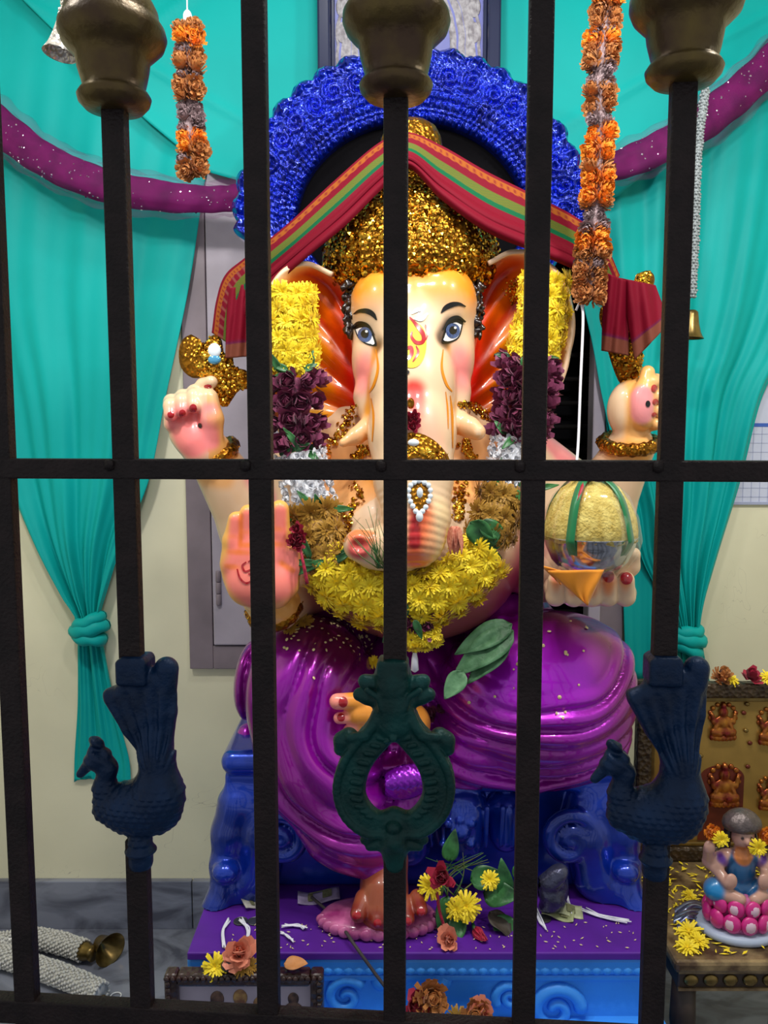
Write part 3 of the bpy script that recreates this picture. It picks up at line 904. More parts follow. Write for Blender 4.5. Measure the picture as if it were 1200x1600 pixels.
def stroke(name, pts, m, parent, off=0.0012, n=26, bvh=None):
    """painted brush stroke: pts (px, py, half width)"""
    s = smooth_path(pts, n)
    T = np.gradient(s[:, :2], axis=0); T /= np.linalg.norm(T, axis=1)[:, None] + 1e-9
    N = np.stack([-T[:, 1], T[:, 0]], 1)
    V = []
    for i in range(n):
        for sg in (-1, 0, 1):
            h, _ = hit(s[i, 0] + N[i, 0] * sg * s[i, 2], s[i, 1] + N[i, 1] * sg * s[i, 2], off, bvh)
            if h is None: return None
            V.append(tuple(h))
    Fc = grid_faces(n, 3)
    return link(name, mesh(name, V, Fc, True, m), parent)

M['eye_white'] = mat('eye_white', (0.9, 0.88, 0.9), 0.15, coat=1)
M['iris'] = mat('iris_blue', srgb(58, 88, 150), 0.15, coat=1, var=0.5, vscale=300)
M['red'] = mat('red_lacquer', srgb(170, 10, 25), 0.2, coat=1)
M['tilak'] = mat('tilak_yellow', srgb(228, 190, 0), 0.5)
M['eyeshade'] = mat('eye_shade_brown', srgb(120, 84, 60), 0.4)
M['paleblue'] = mat('pale_blue_paint', srgb(200, 225, 240), 0.4)
def ellipse(cx, cy, rx, ry, a=0, n=14):
    t = np.linspace(0, 2 * PI, n, endpoint=False)
    x, y = rx * np.cos(t), ry * np.sin(t)
    return np.stack([cx + x * np.cos(a) - y * np.sin(a), cy + x * np.sin(a) + y * np.cos(a)], 1)
for sd, eye in enumerate(([(553, 510), (566, 506), (580, 514), (589, 536), (586, 541), (572, 538), (560, 528)], [(724, 502), (712, 497), (699, 506), (690, 530), (692, 537), (706, 535), (718, 526)])):
    e = blob('eye', eye, M['black'], body, 0.0008)
    c = np.mean(eye, 0)
    inner = [(c[0] + (x - c[0]) * 0.80, c[1] + (y - c[1]) * 0.74 + 1.0) for x, y in eye]
    blob('eye_white', inner, M['eye_white'], body, 0.0014)
    ic = (571.5, 523) if sd == 0 else (706.5, 517)
    blob('iris', ellipse(*ic, 11, 12), M['iris'], body, 0.0020)
    blob('pupil', ellipse(ic[0], ic[1] - 1, 6, 6.5), M['black'], body, 0.0025, 2)
    blob('eye_glint', ellipse(ic[0] + 3, ic[1] - 5, 2.2, 2.2), M['white'], body, 0.0029, 1)
    blob('eye_glint', ellipse(c[0] + (12 if sd == 0 else -12), c[1] + 12, 3, 2.5), M['white'], body, 0.0029, 1)
    lash = [(552, 512, 1.5), (562, 504, 2.4), (576, 508, 2.2), (586, 524, 1.2)] if sd == 0 else [(726, 503, 1.5), (714, 495, 2.4), (701, 500, 2.2), (691, 516, 1.2)]
    stroke('eyelid', lash, M['black'], body, 0.0022)
    stroke('eyebrow', [(553, 491, 0.8), (562, 486, 2.6), (574, 486, 4.0), (583, 491, 3.6), (589, 500, 1.0)] if sd == 0 else [(689, 489, 1.0), (696, 481, 3.6), (706, 476, 4.0), (717, 475, 2.6), (727, 479, 0.8)], M['black'], body)
    nm = None
# tilak mark on the brow
blob('tilak', [(618, 512), (640, 500), (660, 512), (666, 535), (662, 560), (650, 574), (632, 572), (618, 548)], M['tilak'], body, 0.0010, 5)
for pts in ([(640, 496, 1), (652, 510, 3), (661, 524, 3.2), (660, 535, 3), (650, 536, 3), (643, 527, 2), (644, 519, 1)], [(664, 508, .6), (668, 520, 1.5), (665, 532, .6)],
            [(634, 546, 2), (642, 544, 3), (643, 554, 3), (637, 562, 2)], [(650, 541, .8), (653, 552, 2), (645, 566, .8)], [(622, 520, 1), (617, 530, 2.6), (624, 540, 1)]):
    stroke('tilak_stroke', pts, M['red'], body, 0.0018)
for pts in ([(643, 491, 1), (652, 485, 3.2), (659, 486, 1)], [(646, 498, 1), (658, 499, 3.4), (668, 490, 1.2)]):
    stroke('tilak_stroke', pts, M['paleblue'], body, 0.0016)
M['contour'] = mat('orange_contour', srgb(226, 138, 26), 0.4)
for pts in ([(588, 546, .6), (591, 575, 1.8), (585, 600, 2), (577, 614, .8)], [(692, 546, .6), (690, 575, 1.8), (697, 600, 2), (706, 612, .8)], [(580, 622, .6), (584, 650, 1.6), (582, 690, .8)], [(703, 618, .6), (706, 650, 1.8), (707, 700, .8)], [(696, 612, .5), (699, 640, 1.2), (700, 670, .5)]):
    stroke('painted_contour', pts, M['contour'], body, 0.0008)
blob('brow_dot', ellipse(637, 582, 3, 3), M['black'], body, 0.002, 2)
# sacred sign written on the palm
for pts in ([(385, 878, 1), (379, 884, 1.6), (383, 893, 1.6), (392, 890, 1.2)], [(371, 889, 1), (375, 903, 1.6), (384, 911, 1.6), (393, 907, 1.6), (394, 898, 1.6), (388, 897, 1.2)], [(392, 905, 1), (401, 908, 1.6), (405, 900, 1)], [(388, 878, 1), (396, 874, 1.4), (402, 878, 1)]):
    stroke('palm_sign', pts, M['red'], body, 0.0012)
blob('palm_dot', ellipse(313, 665, 3.2, 4.2), M['black'], body, 0.0012, 2)
blob('palm_dot', ellipse(1012, 631, 3.6, 5), M['black'], body, 0.0012, 2)
for x, y, rx, ry in ((267, 648, 5, 5), (285, 646, 5, 6), (302, 638, 5.5, 6.5), (325, 604, 6, 3.5), (951, 901, 8, 9), (979, 904, 9, 9), (1022, 607, 5, 6), (1024, 628, 5, 5), (1022, 648, 4, 4)):
    blob('fingernail', ellipse(x, y, rx, ry), M['red'], body, 0.0012, 2, dome=0.001)

# ---- ears: ridged leaves, red near the head and yellow towards the rim
def ear(side, outline, inner, Yi, Yo):
    """outline: rim points top->bottom; inner: attachment points top->bottom (px)"""
    nu, nv = 90, 60
    oi = smooth_path(inner, nu); oo = smooth_path(outline, nu)
    Gd = np.zeros((nu, nv, 3)); C = np.zeros((nu, nv, 3))
    sv = np.linspace(0, 1, nv)
    for i in range(nu):
        u = i / (nu - 1)
        for j in range(nv):
            s = sv[j]
            px = oi[i, 0] + (oo[i, 0] - oi[i, 0]) * s; py = oi[i, 1] + (oo[i, 1] - oi[i, 1]) * s - 10 * math.sin(s * PI) * (0.5 - u)
            rid = math.cos(2 * PI * (u * 6.5 + 0.35 * math.sin(s * 3))) * 0.5 + 0.5
            fade = math.sin(PI * min(1, max(0, s))) ** 0.7 * min(1, u / 0.12)
            cup = math.sin(PI * s) * 0.028
            rimroll = 0.02 * math.exp(-((s - 1) / 0.10) ** 2) + 0.018 * math.exp(-(u / 0.10) ** 2) * math.sin(PI * min(1, s * 1.2))
            Y = Yi + (Yo - Yi) * s + cup - rimroll - 0.011 * fade * (rid ** 1.5) + 0.006 * fade
            Gd[i, j] = P(px, py, Y)
            k = min(1, max(0, (s - 0.06) / 0.42))
            c = (1 - k) * np.array(srgb(232, 30, 8)) + k * np.array(srgb(255, 150, 0))
            k2 = min(1, max(0, (s - 0.22) / 0.3)) * max(0, 1 - abs(u - 0.55) / 0.3)
            c = c * (1 - 0.8 * k2) + 0.8 * k2 * np.array(srgb(255, 222, 20))
            kr = max(0, min(1, (0.42 - u) / 0.25)) * (1 - 0.5 * s)
            c = c * (1 - kr) + kr * np.array(srgb(226, 24, 6))
            gr = (1 - rid) ** 2 * fade
            c = c * (1 - 0.9 * gr) + 0.9 * gr * np.array(srgb(190, 8, 2))
            rimc = math.exp(-((s - 1) / 0.09) ** 2) + math.exp(-(u / 0.075) ** 2) * min(1, s * 4 + .4)
            rimc = min(1, rimc)
            c = c * (1 - rimc) + rimc * np.array(srgb(246, 206, 170))
            C[i, j] = c
    o = sheet('ear', Gd, M['paint'], idol, col=C)
    m = o.modifiers.new('t', 'SOLIDIFY'); m.thickness = 0.008; m.offset = 1
    return o, Gd
earL, GL = ear(-1, [(520, 425), (478, 408), (436, 425), (408, 480), (402, 560), (418, 640), (455, 700), (510, 720)], [(550, 445), (556, 480), (556, 530), (556, 580), (562, 620), (572, 650), (568, 680), (552, 700)], 1.425, 1.40)
earR, GR = ear(1, [(765, 415), (806, 396), (852, 408), (888, 460), (892, 530), (872, 600), (838, 660), (782, 700)], [(738, 440), (734, 480), (736, 530), (738, 580), (730, 620), (722, 650), (724, 680), (742, 695)], 1.425, 1.40)

# ---- hair at the temples
M['hair'] = mat('black_hair_paint', srgb(34, 18, 16), 0.3, coat=0.6)
for cx, sg in ((545, -1), (746, 1)):
    H = Sculpt(tuple(pv3(cx - 45, 545, 1.5) - (0, 0.14, 0)), tuple(pv3(cx + 45, 415, 1.5) + (0, 0.02, 0)), 0.0018)
    r = np.random.default_rng(cx)
    for i in range(70):
        yy = 436 + i * 1.2; a0 = cx - sg * 3 + r.uniform(-9, 9); Y0 = 1.400 + r.uniform(-.014, .01)
        H.C([(a0, yy, Y0, 3.2), (a0 + r.uniform(-7, 7), yy + 6, Y0 - .004, 3), (a0 + r.uniform(-5, 5), yy + 11, Y0, 2.4)], 0.001)
    v, q = H.surface()
    link('hair', mesh('hair', v, q, True, M['hair']), idol)

# ---- crown: tall gold cap under the cloth, covered in sequins
def sequins(name, pts, nrm, size, m, parent, jit=0.45, seed=2, sides=6, lift=0.001):
    r = np.random.default_rng(seed)
    V, Fc = [], []
    for p, n in zip(pts, nrm):
        n = Vector(n) + Vector(r.normal(0, jit, 3)); n.normalize()
        q = n.to_track_quat('Z', 'Y').to_matrix()
        s = size * r.uniform(0.65, 1.35); b = len(V)
        p = Vector(p) + Vector(n) * lift
        for k in range(sides):
            a = 2 * PI * k / sides
            V.append(tuple(p + q @ Vector((s * math.cos(a), s * math.sin(a), 0))))
        V.append(tuple(p + n * s * 0.45))
        for k in range(sides): Fc.append((b + k, b + (k + 1) % sides, b + sides))
    o = link(name, mesh(name, V, Fc, False, m), parent)
    return o
def scatter(V, Q, n, seed=1, sel=None):
    r = np.random.default_rng(seed)
    V = np.asarray(V); Q = np.asarray([q[:4] if len(q) >= 4 else list(q) + [q[-1]] for q in Q])
    a, b, c, d = (V[Q[:, i]] for i in range(4))
    nn = np.cross(c - a, d - b); ar = np.linalg.norm(nn, axis=1); nn = nn / (ar[:, None] + 1e-12)
    if sel is not None: ar = ar * sel((a + b + c + d) / 4, nn)
    i = r.choice(len(Q), n, p=ar / ar.sum())
    u, v = r.random((2, n, 1))
    pts = (a[i] * (1 - u) + b[i] * u) * (1 - v) + (d[i] * (1 - u) + c[i] * u) * v
    return pts, nn[i]
cc = pv3(642, 400, 1.465)
prof_px = [(116, 452), (126, 436), (131, 415), (130, 395), (122, 368), (106, 338), (84, 312), (64, 290), (52, 262), (46, 236), (44, 216), (36, 200), (22, 190), (4, 186)]
prof = [(R(r, 1.465), P(642, y, 1.465).z - cc[2]) for r, y in prof_px]
CV, CF = lathe_data(prof, 64, cc, 1.0, 0.92)
# flutes radiating up the front
th = np.arctan2(CV[:, 1] - cc[1], CV[:, 0] - cc[0])
rad = 1 + 0.035 * np.cos(th * 26)
CV[:, 0] = cc[0] + (CV[:, 0] - cc[0]) * rad; CV[:, 1] = cc[1] + (CV[:, 1] - cc[1]) * rad
crown = link('crown', mesh('crown', CV, CF, True, M['golddeep']), idol)
pts, nn = scatter(CV, CF[:-2], 2000, 4, lambda c, n: (c[:, 1] < cc[1] + 0.03) * (c[:, 2] < P(0, 255, 1.4).z))
sq = sequins('sequins', pts, nn, 0.0042, M['gold'], crown, 0.35, 3); sq['kind'] = 'stuff'
# crown band edge
M['gem'] = mat('clear_gem', (0.85, 0.93, 1.0), 0.05, 0.0, coat=1.0)
M['gem_blue'] = mat('pale_blue_gem', srgb(90, 170, 215), 0.08, 0.3, coat=1.0)
def ball(name, c, r, m, parent, sx=1, sy=1, sz=1, seg=12):
    prof = [(max(1e-4, r * math.sin(t)), -r * math.cos(t)) for t in np.linspace(0, PI, 8)]
    V, Fc = lathe_data(prof, seg, (0, 0, 0))
    V = V * np.array([sx, sy, sz]) + np.array(c)
    return link(name, mesh(name, V, Fc, True, m), parent)
Ycr = cc[1] - R(118, 1.465) * 0.92
ball('crown_gem', P(640, 377, Ycr - 0.006), 0.010, M['gem_blue'], crown, 0.8, 0.4, 1.2)
ball('crown_gem', P(636, 312, cc[1] - R(84, 1.465) * .92 - 0.004), 0.010, M['gem'], crown, 0.8, 0.4, 1.2)
V_, F_ = tube_data([cc + np.array([R(122, 1.465) * math.cos(a), -R(122, 1.465) * .92 * math.sin(a), P(642, 433, 1.465).z - cc[2]]) for a in np.linspace(0, PI, 40)], 0.006, 8)
link('crown_band', mesh('crown_band', V_, F_, True, M['golddeep']), crown)

# ---- sequin trims on ears, chest straps, bangles
def trim(name, path, width, n, size, parent, bvh=None, seed=5, off=0.001):
    """sequins strewn along a measured path on the surface"""
    r = np.random.default_rng(seed); s = smooth_path(path, 60)
    pts, nn = [], []
    for i in range(n):
        k = s[r.integers(60)]
        h, nv = hit(k[0] + r.normal(0, width), k[1] + r.normal(0, width * .7), off, bvh)
        if h is not None: pts.append(h); nn.append(nv)
    if not pts: return
    o = sequins(name, pts, nn, size, M['gold'], parent, 0.4, seed); o['kind'] = 'stuff'
    return o
def sheet_bvh(Gd):
    return BVHTree.FromPolygons([tuple(v) for v in Gd.reshape(-1, 3).tolist()], grid_faces(*Gd.shape[:2]).tolist())
bL, bR = sheet_bvh(GL), sheet_bvh(GR)
trim('ear_trim', [(466, 455), (480, 462), (486, 480), (480, 505)], 7, 80, 0.003, earL, bL, 1, 0.006)
trim('ear_trim', [(800, 440), (806, 452), (800, 470)], 7, 60, 0.003, earR, bR, 2, 0.006)
for k, p in enumerate(([(552, 634), (540, 668), (520, 690), (508, 720)], [(570, 700), (560, 715)], [(556, 756), (562, 780), (548, 800), (540, 828), (530, 842)], [(720, 632), (745, 640), (768, 655)], [(728, 690), (735, 715)], [(722, 752), (718, 790), (714, 812)], [(600, 1012), (560, 985), (520, 968)])):
    trim('necklace', p, 4.5, 90, 0.0032, body, None, 20 + k, 0.002)
def ring_on(name, a, b, rad, thick, parent, m):
    """bangle: torus around the axis a->b at a"""
    a = np.array(a); ax = np.array(b) - a; ax /= np.linalg.norm(ax)
    u = np.cross(ax, [0, 1, 0.2]); u /= np.linalg.norm(u); w = np.cross(ax, u)
    th = np.linspace(0, 2 * PI, 40)
    pth = a + rad * (np.cos(th)[:, None] * u + np.sin(th)[:, None] * w)
    V, Fc = tube_data(pth, thick * (1 + 0.12 * np.sin(th * 14)), 10, False)
    o = link(name, mesh(name, V, Fc, True, m), parent)
    pts, nn = scatter(V, Fc, 120, 6)
    s = sequins('sequins', pts, nn, 0.0022, M['gold'], o, 0.4, 8); s['kind'] = 'stuff'
    return o
ring_on('bangle', pt(332, 712, 1.455), pt(318, 690, 1.445), R(37, 1.455), 0.011, idol, M['golddeep'])
ring_on('bangle', pt(982, 692, 1.455), pt(984, 660, 1.445), R(38, 1.455), 0.012, idol, M['golddeep'])
ring_on('bangle', pt(428, 948, 1.31), pt(410, 915, 1.27), R(38, 1.3), 0.010, idol, M['golddeep'])

# trunk ornament: gold plate, pear brooch of white stones, drop
blob('trunk_plate', [(612, 720), (612, 690), (632, 678), (655, 677), (680, 690), (700, 715), (690, 724), (650, 716), (630, 724)], M['golddeep'], body, 0.0015, 6, dome=0.003)
trim('trunk_trim', [(620, 700), (650, 705), (690, 716)], 6, 90, 0.0028, body, None, 41, 0.004)
pear = [(654, 752), (667, 758), (671, 772), (667, 788), (659, 800), (650, 800), (643, 788), (639, 772), (643, 758)]
br = blob('brooch', pear, M['golddeep'], body, 0.002, 3, dome=0.004)
for x, y in smooth_path(pear + pear[:1], 17)[:-1]:
    h, n = hit(x, y, 0.004)
    if h: ball('stone', h, 0.0042, M['gem'], br)
h, n = hit(655, 773, 0.008); ball('stone', h, 0.006, M['gem'], br, 0.8, .7, 1.3)
h, n = hit(655, 810, 0.006); ball('stone', h, 0.0062, M['gem'], br, 0.9, .7, 1.2)
ball('trunk_gem', hit(642, 632, 0.003)[0], 0.007, M['golddeep'], body, .8, .5, 1.2)
ball('trunk_gem', hit(643, 648, 0.003)[0], 0.0055, M['gem'], body, 1, .5, .7)
h, n = hit(646, 694, 0.006); ball('trunk_gem', h, 0.008, M['gem'], body, 1.1, .5, .7)

# ---- garment: bulky pearl-purple lower cloth over both legs
lo = pv3(345, 1400, 1.42); hi = pv3(1030, 930, 1.42)
D = Sculpt((lo[0], 1.15, lo[2]), (hi[0], 1.62, hi[2]), 0.0036)
D.E(650, 1085, 1.50, 225, 115, 0.13, 0.02)
D.E(835, 1095, 1.375, 158, 138, 0.135, 0.02)
D.E(880, 1040, 1.40, 108, 84, 0.11, 0.03)
D.E(478, 1065, 1.385, 106, 106, 0.11, 0.03)
D.C([(478, 1080, 1.355, 104), (498, 1190, 1.325, 94), (545, 1285, 1.30, 70), (590, 1345, 1.285, 38)], 0.03)
D.E(735, 1160, 1.36, 55, 60, 0.08, 0.02)
D.E(790, 965, 1.47, 75, 55, 0.06, 0.02)
D.E(500, 965, 1.47, 75, 50, 0.06, 0.02)
# flared hems on the seat
D.C([(385, 1150, 1.42, 18), (378, 1190, 1.40, 22), (430, 1200, 1.38, 20)], 0.015)
D.C([(975, 1120, 1.42, 14), (955, 1185, 1.38, 24), (900, 1205, 1.37, 22)], 0.012)
D.C([(700, 1215, 1.32, 16), (830, 1222, 1.30, 16), (930, 1205, 1.33, 16)], 0.02)
# pleats hanging between the legs
for i, x in enumerate((588, 606, 624, 642, 660, 678)):
    D.C([(x + 8, 1130, 1.36, 12), (x + 3, 1200, 1.312, 12), (x, 1285, 1.30, 12)], 0.003)
X, Y, Z = D.grid()
def folds(cx, cy, Yc, wl, amp, r0, r1, sx=1.0, msk=None, ph=0.0):
    c = pv3(cx, cy, Yc)
    dx = (X - c[0]) * sx; dz = Z - c[2]
    rr = np.sqrt(dx ** 2 + dz ** 2 + 0.10 * (Y - c[1]) ** 2)
    th_ = np.arctan2(dz, dx); rr = rr + 0.006 * np.sin(th_ * 3 + cx) + 0.003 * np.sin(th_ * 7 + rr * 40)
    m = np.clip((rr - r0) / 0.03, 0, 1) * np.clip((r1 - rr) / 0.03, 0, 1)
    if msk is not None: m = m * msk(dx, dz)
    w = 0.5 + 0.5 * np.cos(rr * 2 * PI / wl + ph)
    D.F = (D.F + m * amp * (0.8 + 0.45 * np.sin(th_ * 2 + rr * 60 + cy)) * (0.62 - w ** 0.5)).astype(np.float32)
midx = pv3(672, 1100, 1.35)[0]
folds(842, 975, 1.30, 0.030, 0.0115, 0.095, 0.30, 0.8, lambda dx, dz: (X > midx) * np.clip((-dz - 0.02) / 0.05, 0, 1))
folds(622, 1105, 1.28, 0.040, 0.0135, 0.075, 0.34, 1.0, lambda dx, dz: (X <= midx) * np.clip((0.015 - dx) / 0.03, 0, 1) * np.clip((0.12 - dz) / 0.06, 0, 1), 1.0)
V, Q = D.surface()
C = np.tile(np.array(srgb(160, 8, 172)), (len(V), 1))
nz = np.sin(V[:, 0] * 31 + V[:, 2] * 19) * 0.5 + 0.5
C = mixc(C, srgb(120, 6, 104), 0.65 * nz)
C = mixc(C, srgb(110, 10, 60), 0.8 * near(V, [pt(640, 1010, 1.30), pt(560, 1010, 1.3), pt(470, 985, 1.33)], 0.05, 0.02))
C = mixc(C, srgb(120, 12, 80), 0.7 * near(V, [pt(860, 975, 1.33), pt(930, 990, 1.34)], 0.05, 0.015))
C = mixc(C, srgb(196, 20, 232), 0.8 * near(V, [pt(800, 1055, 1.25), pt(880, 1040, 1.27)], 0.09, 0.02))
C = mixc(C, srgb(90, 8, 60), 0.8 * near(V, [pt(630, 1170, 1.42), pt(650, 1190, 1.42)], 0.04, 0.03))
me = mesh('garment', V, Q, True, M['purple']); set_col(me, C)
garment = link('garment', me, idol)
GBV = BVHTree.FromPolygons([tuple(v) for v in V.tolist()], Q.tolist())
# the loose quilted fold seen through the gate's heart
nu, nv = 16, 26
Gd = np.zeros((nu, nv, 3))
for i in range(nu):
    for j in range(nv):
        u, v = i / (nu - 1), j / (nv - 1)
        x = 602 + 70 * v; w = math.sin(PI * (0.12 + 0.8 * v)) ** .6
        y = 1226 + (u - .5) * 52 * w - 10 * v
        Gd[i, j] = P(x, y, 1.285 - 0.02 * math.sin(PI * u) + 0.003 * math.cos(u * 32) * math.cos(v * 44))
sheet('quilted_fold', Gd, M['purple'], garment, col=np.tile(np.array(srgb(150, 20, 200)), (nu * nv, 1)), thick=0.006)

# ---- feet
def foot(name, pts, toes, nails, base, tip):
    allp = [p for ch in [pts] + toes for p in ch]
    xs_ = [p[0] for p in allp]; ys_ = [p[1] for p in allp]; Ys = [p[2] for p in allp]
    lo = pv3(min(xs_) - 60, max(ys_) + 60, 1.3); hi = pv3(max(xs_) + 60, min(ys_) - 60, 1.3)
    f = Sculpt((lo[0], min(Ys) - .06, lo[2]), (hi[0], max(Ys) + .06, hi[2]), 0.0022)
    f.C(pts, 0.01)
    for t in toes: f.C(t, 0.003)
    v, q = f.surface()
    c = np.tile(np.array(base), (len(v), 1))
    for t in toes: c = mixc(c, tip, near(v, [pv3(*t[-1][:3])], 0.012, 0.010))
    me = mesh(name, v, q, True, M['paint']); set_col(me, c)
    o = link(name, me, idol)
    bv = BVHTree.FromPolygons([tuple(x) for x in v.tolist()], q.tolist())
    for x, y, rx, ry in nails: blob('toenail', ellipse(x, y, rx, ry), M['red'], o, 0.001, 2, bv, 0.001)
foot('foot', [(640, 1130, 1.30, 34), (590, 1112, 1.265, 27), (560, 1112, 1.255, 24)],
     [[(560, 1096, 1.25, 15), (527, 1096, 1.235, 13)], [(560, 1120, 1.25, 11), (530, 1122, 1.24, 9.5)], [(566, 1135, 1.25, 10), (545, 1140, 1.245, 9)]],
     [(536, 1097, 7, 8), (533, 1121, 6, 6)], srgb(250, 160, 60), srgb(255, 150, 140))
foot('foot', [(600, 1345, 1.30, 40), (600, 1395, 1.255, 38), (596, 1425, 1.235, 34)],
     [[(570, 1405, 1.24, 17), (560, 1428, 1.215, 14)], [(592, 1415, 1.235, 15), (590, 1438, 1.21, 13)], [(614, 1418, 1.235, 15), (614, 1441, 1.21, 13)], [(634, 1412, 1.235, 14), (637, 1436, 1.21, 12)], [(652, 1402, 1.24, 13), (658, 1422, 1.215, 11)]],
     [(557, 1430, 7, 6), (590, 1442, 6, 6), (614, 1446, 6, 6), (637, 1440, 6, 6), (658, 1424, 6, 6)], srgb(150, 74, 46), srgb(128, 40, 28))
trim_pts = []
# lotus cushion under the foot
M['pink'] = mat('pink_lotus_paint', srgb(206, 110, 160), 0.35, coat=0.3, var=0.4, vscale=30, dark=srgb(150, 50, 110))
cx_ = pv3(592, 1452, 1.27)
V_, F_ = lathe_data([(0.01, 0), (0.085, 0.001), (0.092, 0.006), (0.095, 0.012), (0.088, 0.019), (0.075, 0.022), (0.01, 0.023)], 40, (cx_[0], 1.255, ZP + 0.0005), 1, 0.55)
link('lotus_cushion', mesh('lotus_cushion', V_, F_, True, M['pink']), idol)
for k in range(15):
    a = PI + PI * (k + 0.5) / 15
    c = np.array([cx_[0] + 0.09 * math.cos(a), 1.255 + 0.049 * math.sin(a), ZP + 0.0105])
    ball('lotus_petal', c, 0.0105, M['pink'], idol, 1.0, 0.5, 0.9, 10)

# ---- throne: seat slab, scrolled legs, apron
lo = pv3(305, 1450, 1.3); hi = pv3(1045, 1150, 1.3)
T = Sculpt((lo[0], 1.22, ZP), (hi[0], 1.72, hi[2]), 0.0042)
xl, xr = pv3(345, 1200, 1.33)[0], pv3(985, 1200, 1.33)[0]
xc, xh = (xl + xr) / 2, (xr - xl) / 2
def zz_(y, Y=1.31): return P(0, y, Y).z
T.rbox((xc, 1.51, (zz_(1180) + zz_(1218)) / 2), (xh, 0.195, (zz_(1180) - zz_(1218)) / 2), 0.02)
T.rbox((xc, 1.51, (zz_(1214) + zz_(1246)) / 2), (xh - 0.006, 0.185, (zz_(1214) - zz_(1246)) / 2), 0.008)
T.rbox((xc, 1.52, (zz_(1240) + ZP) / 2), (xh - 0.03, 0.16, (zz_(1240) - ZP) / 2), 0.01, 0.01)
for sg, base in ((-1, 665), (1, 665)):
    m = lambda x: base + sg * (665 - x)
    T.C([(m(372), 1255, 1.34, 34), (m(360), 1300, 1.335, 30), (m(352), 1350, 1.33, 24), (m(352), 1392, 1.325, 24), (m(338), 1418, 1.31, 22), (m(328), 1428, 1.305, 17)], 0.012)
    T.C([(m(405), 1255, 1.35, 40), (m(415), 1300, 1.34, 40), (m(400), 1370, 1.34, 34), (m(380), 1400, 1.335, 28)], 0.012)
    # big volute
    ph = np.linspace(0, 2 * PI * 1.55, 30)
    sp = [(m(440 - 0 - (44 - 4.0 * p) * math.cos(p)), 1312 - (44 - 4.0 * p) * math.sin(p), 1.312 - 0.0 * p, 11) for p in ph]
    T.C(sp, 0.004)
    T.E(m(440), 1312, 1.318, 13, 13, 0.02, 0.004)
    T.E(m(352), 1362, 1.30, 22, 18, 0.02, 0.006)
# apron: scalloped drop with shell boss
for x, yb, r in ((560, 1330, 40), (640, 1345, 44), (722, 1340, 46), (790, 1325, 34)):
    T.C([(x, 1262, 1.345, r * .9), (x, yb - r * .6, 1.342, r * .8)], 0.006)
for x in (668, 690, 742, 764, 790, 812): T.C([(x - (722 - x) * -.06, 1262, 1.312, 5), (x + (722 - x) * .12, 1322, 1.312, 4)], 0.002)
T.E(718, 1300, 1.305, 17, 14, 0.014, 0.003)
for x, y, r in ((700, 1286, 8), (718, 1281, 8), (736, 1286, 8), (692, 1318, 7), (735, 1318, 8)): T.E(x, y, 1.306, r, r, 0.010, 0.002)
V, Q = T.surface()
link('throne_seat', mesh('throne_seat', V, Q, True, M['blue']), idol)

